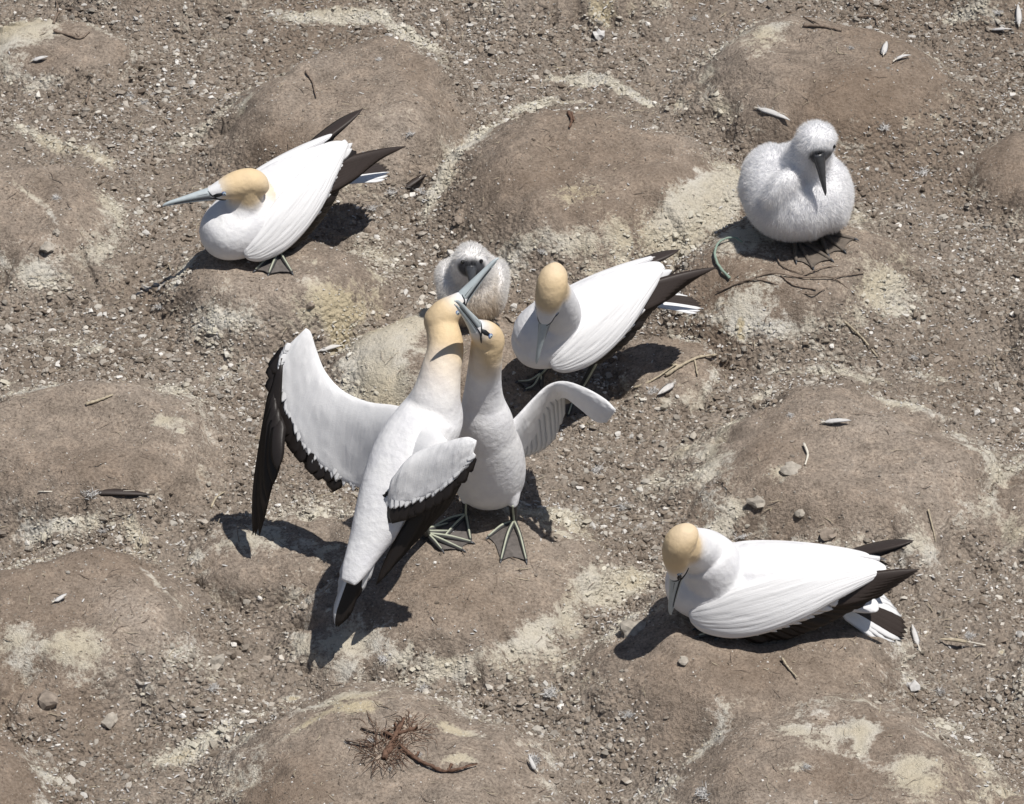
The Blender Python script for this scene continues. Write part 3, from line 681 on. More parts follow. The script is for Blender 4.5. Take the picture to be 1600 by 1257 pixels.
def bird_lower_right():
    c = P(1195, 915, .24); g = gz(c.x, c.y); c = P(1190, 917, g+.084)
    Mb = frame(c, dirv(176, 2), (0, -.05, 1)) @ Matrix.Scale(.95, 4)
    neck = [(Q(1094, 862, c.y-.03), .048), (Q(1108, 876, c.y-.02), .060), (Q(1120, 900, c.y-.01), .066), (Mb @ Vector((.05, 0, 0)), .07)]
    hp = Q(1056, 902, c.y-.100)
    r, b, bv, _ = gannet('white gannet lying on the lower right mound with deep buff head bowed and bill down', Mb, neck, hp, Vector((-.10, .10, -.98)), Vector((-.9, -.4, .0)), (c.x, c.y, g), droop=-.045, neck_buff=.05)
    folded_wing(r, Mb, 1, [Mb @ Vector((-.40, .05, .03)), Q(1437, 890, c.y-.05)], bv, lift=.04)
    folded_wing(r, Mb, -1, [Mb @ Vector((-.40, -.05, .06)), Q(1428, 845, c.y+.02)], bv, lift=.0, pw=.044, pp=.55)
    tail(r, Mb, Mb @ Vector((-.16, 0, -.015)), G(1416, 986, .02), Mb.to_3x3() @ Vector((0, 1, -0.7)), fan=.045, w=.030)
    foot(r, G(1165, 985), [G(1090, 985), G(1092, 997), G(1122, 999)], Mb @ Vector((-.04, .055, -.07)))

def wing_panel(root, lead, trail, thick, n=30):
    """half-open wing: lead and trail are lists of world points"""
    st = []
    for i, (a, b) in enumerate(zip(lead, trail)):
        a = Vector(a); b = Vector(b); A = (a-b)/2; c = (a+b)/2
        i0 = max(i-1, 0); i1 = min(i+1, len(lead)-1)
        t = ((Vector(lead[i1])+Vector(trail[i1]))-(Vector(lead[i0])+Vector(trail[i0]))).normalized()
        nv = A.cross(t).normalized(); st.append((c, A, nv*thick[i]))
    # ring thicker at the leading edge
    V = []; F = []; seg = 26
    R = cr([np.concatenate([np.array(s[0]), np.array(s[1]), np.array(s[2])]) for s in st], n)
    for r_ in R:
        for j in range(seg):
            a = 2*math.pi*j/seg; ca, sa = math.cos(a), math.sin(a)
            V.append(r_[:3]+r_[3:6]*ca+r_[6:9]*sa*(.34+.66*sstep(-1, .9, ca)))
    for i in range(n-1):
        for j in range(seg):
            k = (j+1) % seg; F.append((i*seg+j, i*seg+k, (i+1)*seg+k, (i+1)*seg+j))
    V.append(R[0][:3]); V.append(R[-1][:3]); a = len(V)-2
    for j in range(seg):
        k = (j+1) % seg; F.append((a, k, j)); F.append((a+1, (n-1)*seg+j, (n-1)*seg+k))
    return mk('wing', V, F, M_wing, root, col=np.tile(WHITE, (len(V), 1)), uv=[((k//seg)/n, abs((k % seg)/seg*2-1)) for k in range(len(V))])

def edge_row(name, lead, trail, n, t0, t1, width, mat, parent, off=0.0, jit=.002, u0=0.0, u1=1.0, point=.6, bend=.002, slant=0.0, surf=None):
    L = cr([list(p) for p in lead], 101); T = cr([list(p) for p in trail], 101)
    for i in range(n):
        u = u0+(u1-u0)*i/max(1, n-1); a = int(round(u*100)); b = int(round(min(1, max(0, u+slant))*100))
        l, t = Vector(L[a]), Vector(T[a]); l2, t2 = Vector(L[b]), Vector(T[b])
        k0, k1 = max(a-4, 0), min(a+4, 100); tg = Vector((L[k1]+T[k1])-(L[k0]+T[k0])); nv = (t-l).cross(tg).normalized()
        if nv.dot(CAM-l) < 0: nv = -nv
        j = Vector((random.uniform(-jit, jit) for _ in range(3)))
        f1 = (t1[0]+(t1[1]-t1[0])*u if isinstance(t1, tuple) else t1)*(1+random.uniform(-.03, .03))
        w = width[0]+(width[1]-width[0])*u if isinstance(width, tuple) else width
        if surf:
            q = []
            for p_, k_ in ((l+(t-l)*t0, -.002), (l2+(t2-l2)*f1+j, .0007)):
                h_ = surf.ray_cast(p_+nv*.05, -nv); q.append((h_[0] if h_[0] is not None else p_)+nv*k_)
            feather(name, q[0], q[1], nv+Vector((random.uniform(-.05, .05) for _ in range(3))), w, mat, parent, bend, 0, point); continue
        feather(name, l+(t-l)*t0+nv*off, l2+(t2-l2)*f1+nv*off+j, nv+Vector((random.uniform(-.05, .05) for _ in range(3))), w, mat, parent, bend, 0, point)

def bird_pair_left():
    rump = Q(592, 812, -.86); front = Q(668, 655, -.71)
    X = (front-rump).normalized(); c = front-X*.13
    Mb = frame(c, X, Vector((-.45, -.75, .35)))
    neck = [(Q(696, 542, -.63), .037), (Q(689, 580, -.665), .041), (Q(682, 617, -.69), .050), (Q(672, 655, -.705), .068), (Mb @ Vector((.06, 0, 0)), .068)]
    hp = Q(724, 463, -.565); tipb = Q(775, 405, -.53)
    r, b, bv, _ = gannet('white gannet, left of the greeting pair, with its back to the viewer', Mb, neck, hp, tipb-hp, Vector((-.6, -.35, .5)), (G(690, 855).x, G(690, 855).y, G(690, 855).z), droop=.0, neck_buff=.13, buff=1.0, hs=.78, body=[(.165, 0, .02, .02), (.15, 0, .050, .050), (.10, 0, .070, .066), (.03, 0, .076, .068), (-.05, 0, .064, .058), (-.11, 0, .050, .044), (-.16, 0, .038, .029), (-.21, 0, .028, .016), (-.24, 0, .018, .006)])
    # far (left) wing
    lead = [Q(700, 690, -.835), Q(660, 648, -.73), Q(620, 634, -.65), Q(575, 628, -.60), Q(535, 610, -.55), Q(508, 580, -.51), Q(494, 545, -.48), Q(486, 520, -.465), Q(478, 513, -.46)]
    trail = [Q(640, 772, -.895), Q(610, 772, -.83), Q(585, 768, -.72), Q(548, 758, -.66), Q(505, 730, -.62), Q(470, 690, -.575), Q(446, 635, -.53), Q(436, 580, -.50), Q(450, 540, -.475)]
    w = wing_panel(r, lead, trail, [.014, .026, .024, .019, .017, .015, .013, .010, .005])
    nv = Vector((-.25, -.85, .35))
    row('primary_feather', [Q(440, 560, -.49), Q(432, 590, -.50), Q(430, 620, -.52), Q(440, 650, -.54)], None,
        [Q(398, 836, -.615), Q(408, 834, -.62), Q(420, 790, -.62), Q(434, 730, -.62)], None, 8, nv, .032, M_black, w, bend=.012, sweep=.0, point=.6, jit=.004, lift=.0012)
    edge_row('secondary_feather', lead, trail, 15, .62, (1.04, 1.30), .042, M_black, w, off=-.002, u0=.47, u1=.93, slant=-.03, point=.82)
    edge_row('covert_feather', lead, trail, 74, .74, (1.045, 1.015), (.024, .018), M_white, w, off=.0008, u0=.16, u1=.98, jit=.0025, slant=-.012, point=.45, bend=.0)
    sf = BVHTree.FromPolygons([v.co+origin(w) for v in w.data.vertices], [tuple(p.vertices) for p in w.data.polygons])
    # near (right) wing, half folded across the front
    lead = [Q(612, 748, -.87), Q(640, 714, -.86), Q(672, 698, -.86), Q(705, 688, -.875), Q(730, 683, -.89), Q(744, 688, -.90)]
    trail = [Q(604, 792, -.88), Q(618, 790, -.895), Q(650, 782, -.905), Q(684, 766, -.915), Q(714, 742, -.92), Q(738, 712, -.915)]
    w2 = wing_panel(r, lead, trail, [.010, .016, .018, .017, .013, .006])
    nv2 = Vector((-.2, -.8, .55))
    edge_row('secondary_feather', lead, trail, 13, .55, (1.36, 1.30), .036, M_black, w2, off=-.003, u0=.0, u1=.93, slant=-.02, point=.8)
    row('primary_feather', [Q(715, 740, -.905), Q(690, 765, -.90), Q(660, 790, -.895)], None,
        [Q(676, 815, -.88), Q(622, 872, -.90), Q(586, 916, -.93)], None, 8, nv2, (.032, .03), M_black, w2, bend=-.004, point=.45, jit=.002, lift=-.0006)
    edge_row('covert_feather', lead, trail, 52, .68, (1.06, 1.03), .020, M_white, w2, off=.0008, u0=.02, u1=.98, jit=.0022, slant=-.012, point=.45, bend=.0)
    sf = BVHTree.FromPolygons([v.co+origin(w2) for v in w2.data.vertices], [tuple(p.vertices) for p in w2.data.polygons])
    # tail
    tb = Mb @ Vector((-.17, 0, 0)); tt = Q(527, 980, -.955)
    tail(r, Mb, tb, tt, Vector((.85, -.3, .2)), darks=(4, 5, 6, 7), mat_d=M_black, fan=.022, outer=.40, up=Vector((-.35, -.8, .45)))
    for (x0, x1) in ((600, 583), (606, 592)):
        pass
    # feet
    foot(r, G(668, 842), [G(735, 850), G(722, 862), G(690, 862)], Q(650, 810, -.74))
    foot(r, G(640, 838), [G(700, 822), G(706, 834), G(680, 842)], Q(640, 800, -.70))

def bird_pair_right():
    c = Q(762, 712, -.555)
    X = Vector((-.04, -.30, .95)).normalized(); X = Vector((-.03, -.28, 1)).normalized()
    Mb = frame(c, X, Vector((0, 1, .1)))
    body = [(.160, 0, .02, .02), (.140, 0, .038, .040), (.10, 0, .054, .056), (.05, 0, .068, .068), (-.02, 0, .077, .076), (-.07, 0, .076, .074), (-.11, .005, .066, .062), (-.14, .012, .048, .046), (-.158, .02, .025, .024), (-.163, .025, .01, .01)]
    neck = [(Q(759, 560, -.62), .034), (Q(756, 592, -.60), .036), (Q(755, 625, -.59), .043), (Q(758, 660, -.585), .058), (Mb @ Vector((.0, 0, 0)), .07)]
    hp = Q(742, 508, -.655)
    d = Vector((-.034, -.037, .084))
    back = [loft([(Q(775, 740, -.53), Vector((.06, 0, 0)), Vector((0, 0, .05))), (Q(772, 770, -.43), Vector((.04, 0, 0)), Vector((0, 0, .035))), (Q(770, 790, -.36), Vector((.02, 0, 0)), Vector((0, 0, .012)))], 12, 18)]
    thighs = [loft([(Q(788, 735, -.555), Vector((.030, 0, 0)), Vector((0, .030, 0))), (Q(797, 768, -.570), Vector((.022, 0, 0)), Vector((0, .024, 0))), (Q(802, 790, -.585), Vector((.010, 0, 0)), Vector((0, .010, 0)))], 10, 16),
              loft([(Q(738, 740, -.555), Vector((.03, 0, 0)), Vector((0, .030, 0))), (Q(730, 770, -.57), Vector((.018, 0, 0)), Vector((0, .022, 0))), (Q(728, 786, -.575), Vector((.008, 0, 0)), Vector((0, .008, 0)))], 10, 16)]
    r, b, bv, _ = gannet('white gannet, right of the greeting pair, with its breast to the viewer', Mb, neck, hp, d, Vector((.55, .45, .6)), (G(770, 830).x, G(770, 830).y, G(770, 830).z), neck_buff=.075, body=body, extra=back+thighs, gap=.004, hs=.80)
    lead = [Q(790, 672, -.57), Q(812, 648, -.565), Q(835, 622, -.55), Q(858, 602, -.54), Q(882, 597, -.55), Q(915, 607, -.60), Q(945, 624, -.645), Q(962, 640, -.665)]
    trail = [Q(800, 716, -.545), Q(822, 700, -.52), Q(843, 672, -.50), Q(862, 640, -.49), Q(880, 622, -.52), Q(904, 638, -.58), Q(930, 659, -.63), Q(948, 661, -.655)]
    w = wing_panel(r, lead, trail, [.020, .015, .011, .010, .010, .010, .009, .004])
    nv = Vector((.1, -.9, -.3))
    row('underwing_feather', [Q(806, 668, -.555), Q(828, 645, -.545), Q(850, 622, -.535), Q(868, 608, -.53)], None,
        [Q(812, 716, -.50), Q(834, 712, -.46), Q(856, 696, -.43), Q(869, 660, -.42)], None, 10, nv, .040, M_white, w, bend=.0, point=.8, jit=.0015, lift=-.0003)
    row('primary_feather', [Q(878, 606, -.53), Q(915, 618, -.585), Q(945, 638, -.64)], None,
        [Q(858, 640, -.30), Q(866, 634, -.28), Q(878, 628, -.28)], None, 6, Vector((.3, -.2, 1)), .030, M_black, w, bend=.004, point=.5, jit=.002)
    # the other wing, folded behind the neighbour
    folded_wing(r, frame(Q(745, 690, -.50), Vector((-.15, -.35, .9)), Vector((0, 1, .2))), 1, [Q(720, 800, -.36), Q(735, 820, -.30)], prim_n=4, coverts=False) if False else None
    lead = [Q(728, 672, -.56), Q(712, 690, -.50), Q(706, 715, -.43), Q(712, 745, -.36)]
    trail = [Q(748, 735, -.52), Q(735, 745, -.45), Q(728, 760, -.40), Q(720, 765, -.35)]
    wing_panel(r, lead, trail, [.02, .018, .014, .006])
    tail(r, Mb, Q(772, 775, -.42), Q(765, 800, -.27), Vector((1, 0, 0)), fan=.04)
    foot(r, G(803, 822), [G(763, 842), G(783, 878), G(822, 878)], Q(801, 786, -.585))
    foot(r, G(728, 812), [G(676, 828), G(690, 848), G(735, 846)], Q(728, 782, -.575))

# ------------------------------------------------------------------ chicks
def down_cover(W, Fs, n, ln, root, tint=None, droop=.35, name='down', seed=5, skip=None):
    r = np.random.default_rng(seed)
    tri = []
    for f in Fs:
        tri.append(f[:3]);
        if len(f) == 4: tri.append((f[0], f[2], f[3]))
    T = np.array(tri); a, b, c = W[T[:, 0]], W[T[:, 1]], W[T[:, 2]]; nr = np.cross(b-a, c-a); ar = np.linalg.norm(nr, axis=1); nr = nr/np.maximum(ar, 1e-12)[:, None]
    ctr = W.mean(0)
    k = r.choice(len(T), n, p=ar/ar.sum()); u = r.random((n, 2)); fl = u.sum(1) > 1; u[fl] = 1-u[fl]
    p = a[k]+(b[k]-a[k])*u[:, :1]+(c[k]-a[k])*u[:, 1:]; nn = nr[k]
    if skip is not None:
        m = ~skip(p); p = p[m]; nn = nn[m]; n = len(p)
    cl = np.stack([vnoise(p[:, 0]*70+p[:, 2]*20, p[:, 1]*70, 1), vnoise(p[:, 1]*70+p[:, 2]*40, p[:, 0]*70, 2), vnoise(p[:, 2]*70, p[:, 0]*70+p[:, 1]*30, 3)], -1)-.5
    d = nn+.75*cl+.25*(r.random((n, 3))-.5); d[:, 2] -= droop; d /= np.linalg.norm(d, axis=1)[:, None]
    L = ln*(.55+.7*r.random((n, 1)))*(.8+.5*(vnoise(p[:, 0]*30, p[:, 1]*30+p[:, 2]*20, 9)[:, None]))
    s = np.cross(d, r.random((n, 3))-.5); s /= np.linalg.norm(s, axis=1)[:, None]; w = .0003
    p1 = p+d*L*.55; d2 = d+.6*(r.random((n, 3))-.5); d2[:, 2] -= .25; d2 /= np.linalg.norm(d2, axis=1)[:, None]; p2 = p1+d2*L*.45
    V = np.stack([p-s*w, p+s*w, p1+s*w*.8, p1-s*w*.8, p2], 1).reshape(-1, 3); i = np.arange(n)[:, None]*5
    F = np.concatenate([i+np.array([0, 1, 2]), i+np.array([0, 2, 3]), i+np.array([3, 2, 4])], 0)
    col = np.tile(np.array((.85, .85, .85)), (n, 1)) if tint is None else tint(p)
    col = col*(.9+.12*r.random((n, 1)))
    o = fast_mesh(name, V-np.array(origin(root)), F, M_down, col=np.repeat(np.minimum(col*1.12, .96), 5, 0)); o.parent = root; tag(o, kind='stuff'); return o
def chick(label, base, masses, head, hr, bill0, bill1, tint, n, feet, ln=.014, seed=5, up=(0, 0, 1), fs=1.0):
    root = thing('gannet_chick', base, label, 'chick')
    parts = []
    for m in masses:
        if m[0] == 'e':
            c, ax = m[1], m[2]; st = []
            for t in np.linspace(-.995, .995, 11):
                k = math.sqrt(1-t*t); st.append((Vector(c)+Vector(ax[0])*t, Vector(ax[1])*k, Vector(ax[2])*k))
            parts.append(loft(st, 22, 22))
        else: parts.append(tube(m[1], m[2], 20, 20))
    st = []; f = (Vector(bill1)-Vector(bill0)).normalized(); H = frame(bill0, f, up); hy, hz = Vector(H.col[1][:3]), Vector(H.col[2][:3])
    hc = Vector(head)
    for t in np.linspace(-.995, .995, 11):
        k = math.sqrt(1-t*t); st.append((hc+Vector((0, 0, 1))*hr*t, Vector((1, 0, 0))*hr*k, Vector((0, 1, 0))*hr*k*1.05))
    parts.append(loft(st, 20, 20)); parts.append(tube([hc, (hc+Vector(bill0))/2, Vector(bill0)], [hr*.75, hr*.62, hr*.32], 12, 16))
    V, F = join(parts); W, Fs = fuse(V, F, .005, 8); tint0 = tint; Hn = np.array(H.inverted())
    def tint(p):
        q = p @ Hn[:3, :3].T+Hn[:3, 3]; k = sstep(.030*fs, .018*fs, np.sqrt((q[:, 0]+.004)**2+(q[:, 1]*.62)**2+(q[:, 2]*1.1)**2))[:, None]
        return tint0(p)*(1-k)+np.array((.07, .072, .08))*k
    col = tint(W)
    mk('body', W, Fs, M_plum, root, col=col)
    bl = (Vector(bill1)-Vector(bill0)).length
    def B(st, mat, nm, par): return mk(nm, *loft([(H @ Vector((x*bl, 0, z)), hy*w, hz*h) for (x, z, w, h) in st], 18, 16), mat, par)
    bill = B([(-.22, .002, .013, .010), (0, .002, .012, .009), (.25, .0015, .0088, .0072), (.6, 0, .0055, .005), (.88, -.001, .003, .0035), (1, -.003, .001, .0015)], M_bill_d, 'bill', root)
    B([(-.18, -.006, .011, .007), (0, -.006, .0105, .006), (.3, -.005, .0075, .0045), (.7, -.0045, .004, .003), (.93, -.0045, .0015, .0012)], M_bill_d, 'lower_mandible', bill)
    bvh = BVHTree.FromPolygons([Vector(v) for v in W], Fs)
    def on(x, y, z):
        q = H @ Vector((x, y, z)); c = H @ Vector((x, 0, z)); dr = (q-c).normalized(); h = bvh.ray_cast(c+dr*.12, -dr)
        return (h[0] if h[0] else q)+dr*.0015
    for s in (1, -1):
        nn = Vector(H.col[1][:3])*s*.8+Vector(H.col[2][:3])*.3; nn.normalize()
        e = on(-.020, s*.03, .005); t1 = nn.orthogonal().normalized(); t2 = nn.cross(t1)
        mk('eye', *loft([(e-nn*.004, t1*.0045, t2*.0045), (e+nn*.001, t1*.0042, t2*.0042), (e+nn*.003, t1*.002, t2*.002), (e+nn*.0034, t1*.0002, t2*.0002)], 8, 12), M_pupil, root)
    Hi = np.array(H.inverted())
    def skip(p):
        q = p @ Hi[:3, :3].T+Hi[:3, 3]; return (q[:, 0] > -.030) & (np.abs(q[:, 2]) < .02) & (q[:, 0] < .1) & ((q[:, 0] > -.012) | (np.abs(q[:, 1]) > .012))
    down_cover(W, Fs, n, ln, root, tint, seed=seed, skip=skip)
    for (an, tips, hip) in feet: foot(root, an, tips, hip, mats=(M_webc, M_webc, M_green), stripe=False)
    return root
def chick_upper_right():
    g = G(1250, 378); y0 = g.y
    def tint(p):
        k = sstep(.085, .0, p[:, 2]-g.z+.25*np.clip(g.x+.05-p[:, 0], -.2, .2)*1.0)*.75*(.55+.45*vnoise(p[:, 0]*30, p[:, 1]*30, 4))
        return np.array((.82, .82, .83))*(1-k[:, None])+np.array((.50, .40, .27))*k[:, None]
    c = Q(1243, 300, y0+.03)
    m = [('e', c, (Vector((.118, 0, 0)), Vector((0, .12, 0)), Vector((0, 0, .098)))),
         ('e', Q(1205, 290, y0+.05), (Vector((.068, 0, 0)), Vector((0, .09, 0)), Vector((0, 0, .088)))),
         ('e', Q(1292, 305, y0+.02), (Vector((.055, 0, 0)), Vector((0, .085, 0)), Vector((0, 0, .078)))),
         ('e', Q(1222, 300, y0-.05), (Vector((.040, .01, -.01)), Vector((0, .03, 0)), Vector((.02, 0, .055)))),
         ('t', [Q(1275, 226, y0-.02), Q(1262, 250, y0), Q(1252, 285, y0+.02)], [.040, .048, .07])]
    chick('fluffy white chick with black bill sitting alone on the pale upper right mound', (g.x, g.y, g.z), m, Q(1276, 222, y0-.02), .043,
          Q(1281, 252, y0-.068), Q(1291, 306, y0-.088), tint, 60000,
          [(G(1278, 366), [G(1335, 376), G(1318, 394), G(1294, 400)], Q(1272, 352, y0)), (G(1240, 376), [G(1298, 408), G(1270, 421), G(1244, 410)], Q(1240, 355, y0))], ln=.0095, seed=5)
def chick_middle():
    g = G(738, 497); y0 = g.y
    def tint(p):
        k = sstep(.14, .03, p[:, 2]-g.z)*sstep(.06, -.02, p[:, 1]-y0)*sstep(.065, .035, np.abs(p[:, 0]-g.x-.01))*.6
        return np.array((.80, .79, .78))*(1-k[:, None])+np.array((.52, .40, .25))*k[:, None]
    m = [('e', Q(737, 450, y0+.03), (Vector((.072, 0, 0)), Vector((0, .085, 0)), Vector((0, 0, .080)))),
         ('e', Q(703, 450, y0+.03), (Vector((.024, 0, 0)), Vector((0, .06, 0)), Vector((-.012, 0, .060)))),
         ('e', Q(775, 450, y0+.03), (Vector((.022, 0, 0)), Vector((0, .06, 0)), Vector((.010, 0, .058)))),
         ('t', [Q(736, 408, y0-.02), Q(737, 422, y0), Q(737, 440, y0+.02)], [.036, .044, .06])]
    chick('small fluffy chick with dark face behind the upraised bill of the pair', (g.x, g.y, g.z), m, Q(736, 408, y0-.015), .037,
          Q(736, 424, y0-.052), Q(738, 458, y0-.085), tint, 34000, [(G(752, 500), [G(775, 508), G(765, 512), G(750, 514)], Q(750, 490, y0+.01))], ln=.009, seed=8, fs=1.0)

bird_top_left(); bird_middle(); bird_lower_right(); bird_pair_left(); bird_pair_right(); chick_upper_right(); chick_middle()

# ================================================================== LITTER ON THE GROUND
def stone(px, py, w, label, mat=M_stone, seed=0, flat=.6, name='stone', cat='stone'):
    r = random.Random(seed); c = G(px, py); s = w/PPM/2
    import bmesh
    bm = bmesh.new(); bmesh.ops.create_icosphere(bm, subdivisions=2, radius=1)
    ax = (1+r.uniform(-.1, .2), .85+r.uniform(-.15, .15), flat)
    for v in bm.verts:
        k = 1+.42*(vnoise(np.array([v.co.x*2.3+seed*3.1]), np.array([v.co.y*2.3+v.co.z*1.9]), seed)[0]-.5)*2+r.uniform(-.07, .07)
        v.co = Vector((v.co.x*ax[0], v.co.y*ax[1], v.co.z*ax[2]))*k*s
    a = r.random()*6; rot = Matrix.Rotation(a, 3, 'Z')
    V = [rot @ v.co+c+Vector((0, 0, s*flat*.45)) for v in bm.verts]; F = [tuple(v.index for v in f.verts) for f in bm.faces]; bm.free()
    tag(mk(name, V, F, mat, None, smooth=False, loc=c), label, cat)
def stick(pts, w, label, mat=M_stick, name='stick', cat='stick', lift=.003, fork=(), up=None):
    """pts: photo pixels along the stick; it lies on the ground"""
    def path(pp): return [G(x, y)+Vector((0, 0, lift+random.uniform(0, .004))) for x, y in pp]
    p = path(pts); rad = [w/PPM/2*(1-.5*i/(len(p)-1)) for i in range(len(p))]
    parts = [tube(p, rad, max(10, 5*len(p)), 7)]
    for f in fork: q = path(f); parts.append(tube(q, [w/PPM/2*.6, w/PPM/2*.3] if len(q) == 2 else [w/PPM/2*.6]*len(q), 10, 6))
    V, F = join(parts)
    V = [np.array(v)+(.12*w/PPM)*(rng.random(3)-.5)*2 for v in V]
    tag(mk(name, V, F, mat, None, loc=p[0]), label, cat)
def loose_feather(p0, p1, w, label, mat=M_white, quill=.25, up=(0, -.3, 1), fluff=False, name='loose_feather'):
    a = G(*p0)+Vector((0, 0, .006)); b = G(*p1)+Vector((0, 0, .010)); root = thing(name, a, label, 'feather')
    vb = a+(b-a)*quill
    sw = random.uniform(-.012, .012); mt = M_puff if mat is M_white else mat
    feather('vane', vb, b, up, w/PPM*.8, mt, root, bend=.004, sweep=sw, point=.4, camber=.25)
    V = []; F = []
    for i in range(26):
        p = a+(vb-a)*random.random()+(b-a)*random.random()*.35; e = Vector((random.uniform(-1, 1), random.uniform(-1, 1), random.uniform(.1, .7))).normalized()*w/PPM*random.uniform(.4, .8); q = e.cross(Vector((0, 0, 1))).normalized()*.0006; o = len(V)
        V += [p-q, p+q, p+e]; F.append((o, o+1, o+2))
    mk('barbs', V, F, M_puff, root)['kind'] = 'stuff'
    mk('quill', *tube([a, vb+Vector((0, 0, .001)), a+(b-a)*.85+Vector((0, 0, .005))], [.0016, .0013, .0004], 10, 6), M_quill, root)
def tuft(px, py, w, label, n=90, seed=0, tall=.6, name='down_tuft', mat=M_puff):
    r = np.random.default_rng(seed+50); c = np.array(G(px, py)); s = w/PPM/2; V = []; F = []
    for i in range(n):
        d = r.normal(size=3); d[2] = abs(d[2])*tall+.1; d /= np.linalg.norm(d); q = np.cross(d, r.normal(size=3)); q /= np.linalg.norm(q)
        p = c+r.normal(size=3)*s*.30; p[2] = c[2]+.001; e = d*s*(.25+.6*r.random()); k = s*.034; o = len(V)
        V += [p-q*k*.5, p+q*k*.5, p+e*.5+q*k, p+e*.5-q*k, p+e+r.normal(size=3)*s*.12]; F += [(o, o+1, o+2, o+3), (o+3, o+2, o+4)]
    tag(mk(name, V, F, mat, None, loc=Vector(c)), label, 'feather')

stone(75, 1100, 34, 'rounded brown stone at the far lower left, below the big left mound', M_stone2, 3, .75)
stone(338, 1040, 32, 'grey stone with a dark hollow under it, left of centre near the bottom', M_stone, 4, .7)
stone(988, 988, 36, 'smooth grey stone lying in the head shadow of the resting lower right gannet', M_stone, 5, .6)
stone(1235, 735, 28, 'flat grey stone on the front of the right hand mound', M_stone, 6, .45)
stone(74, 388, 26, 'small pale flat stone at the left edge below the upper left mound', M_stone, 7, .4)
stone(1250, 805, 16, 'small round grey pebble below the flat stone of the right hand mound', M_stone, 8, .7)
stone(1295, 838, 24, 'brown clod just behind the back of the lower right gannet', M_stone2, 9, .6)
stone(1185, 788, 26, 'lumpy grey clod between the greeting pair and the right hand mound', M_stone, 10, .6)
stone(715, 348, 18, 'brown pebble behind the small middle chick', M_stone2, 11, .7)
stone(855, 116, 14, 'pale pebble at the crest of the central upper mound', M_stone, 12, .7)
stone(1068, 1035, 18, 'pale chip of stone below the bowed gannet', M_stone, 13, .5)
stone(485, 480, 14, 'dark round pebble on the slope under the upper left gannet', M_stone2, 14, .8)
stone(1530, 130, 20, 'dark clod by the upper right edge', M_stone2, 15, .7)
stone(170, 1130, 26, 'pale clod beside the bottom left hollow', M_stone, 16, .6)
stone(88, 365, 12, 'little buff pebble on the left slope', M_stone, 17, .8)
stone(935, 58, 22, 'round white ball of down on gravel at the top centre', M_puff, 18, .85, 'down_ball', 'feather')
stone(1428, 1076, 20, 'round pale ball of down, left of two below the lower right gannet', M_puff, 19, .85, 'down_ball', 'feather')
tuft(1469, 1082, 26, 'pale cone of down, right of two below the lower right gannet', 90, 1, .9)

stick([(85, 52), (110, 58), (125, 62), (140, 52)], 6, 'bent grey stick on the flat ground at the top left', fork=[[(125, 62), (118, 56)]])
stick([(84, 38), (92, 22), (110, 18), (142, 30)], 5, 'forked grey twig just above the bent stick at top left', fork=[[(92, 22), (88, 4)]])
stick([(478, 115), (488, 130), (494, 155)], 5, 'short dark twig on the crown of the top centre mound')
stick([(888, 178), (893, 190), (890, 203)], 6, 'split reddish twig on the crown of the central upper mound', M_rust, fork=[[(893, 178), (897, 192)]])
stick([(1155, 445), (1205, 430), (1250, 436), (1300, 438), (1335, 462)], 4, 'longest forked stick lying in front of the upper right chick', fork=[[(1250, 436), (1290, 420), (1345, 424)], [(1300, 438), (1350, 430)], [(1220, 433), (1240, 448), (1275, 455)]])
stick([(1210, 398), (1225, 420), (1262, 432)], 3, 'curved thin stick by the toes of the upper right chick')
stick([(1120, 460), (1180, 440), (1260, 462), (1290, 455)], 3, 'thin twig nearest the viewer in front of the upper right chick')
stick([(1255, 42), (1285, 44), (1315, 50)], 6, 'dark twig on the crown of the top right mound', fork=[[(1255, 30), (1280, 42)]])
stick([(1340, 28), (1365, 30), (1372, 44)], 4, 'small hooked twig on the top right mound')
stick([(135, 634), (155, 628), (176, 620)], 6, 'pale straight stick lying on the left middle mound', M_straw)
stick([(1222, 1033), (1232, 1046), (1245, 1062)], 4, 'thin straw on the brown slope below the bowed gannet', M_straw)
stick([(1040, 590), (1062, 575), (1090, 562), (1120, 558)], 6, 'pale dry stalk on gravel right of the open wing', M_straw, 'dry_stalk', 'stalk', fork=[[(1085, 562), (1090, 590)], [(1062, 575), (1046, 572)]])
stick([(990, 610), (1020, 596), (1058, 572)], 4, 'second pale stalk, lying below the forked dry stalk', M_straw, 'dry_stalk', 'stalk')
stick([(1256, 698), (1262, 712), (1258, 728)], 5, 'curved white stalk on the right hand mound', M_quill, 'dry_stalk', 'stalk')
stick([(1320, 505), (1345, 530), (1372, 560)], 4, 'pale twig leaning down the slope behind the right hand mound', M_straw)
stick([(1450, 800), (1458, 830), (1462, 850)], 3, 'thin upright straw behind the dark wing tips of the bowed gannet', M_straw)
stick([(400, 560), (440, 556), (425, 570)], 3, 'thin root by the raised black wing', M_stick)
stick([(330, 795), (338, 780), (352, 772)], 4, 'small pale stick below the long fallen feather', M_straw)
stick([(135, 165), (140, 145), (142, 138)], 4, 'short upright twig on the top left gravel', M_stick)
W0 = G(618, 1172); weed = thing('dry_weed', W0, 'rusty tangle of dry weed with trailing roots on the bottom centre mound', 'weed')
def strand(name, pts, w, mat, fork=()):
    def path(pp): return [G(x, y)+Vector((0, 0, .004+random.uniform(0, .006))) for x, y in pp]
    p = path(pts); parts = [tube(p, [w/PPM/2*(1-.5*i/(len(p)-1)) for i in range(len(p))], 5*len(p), 7)]
    for f in fork: parts.append(tube(path(f), [w/PPM*.3]*len(f), 8, 6))
    V, F = join(parts); V = [np.array(v)+(.2*w/PPM)*(rng.random(3)-.5)*2 for v in V]; mk(name, V, F, mat, weed)
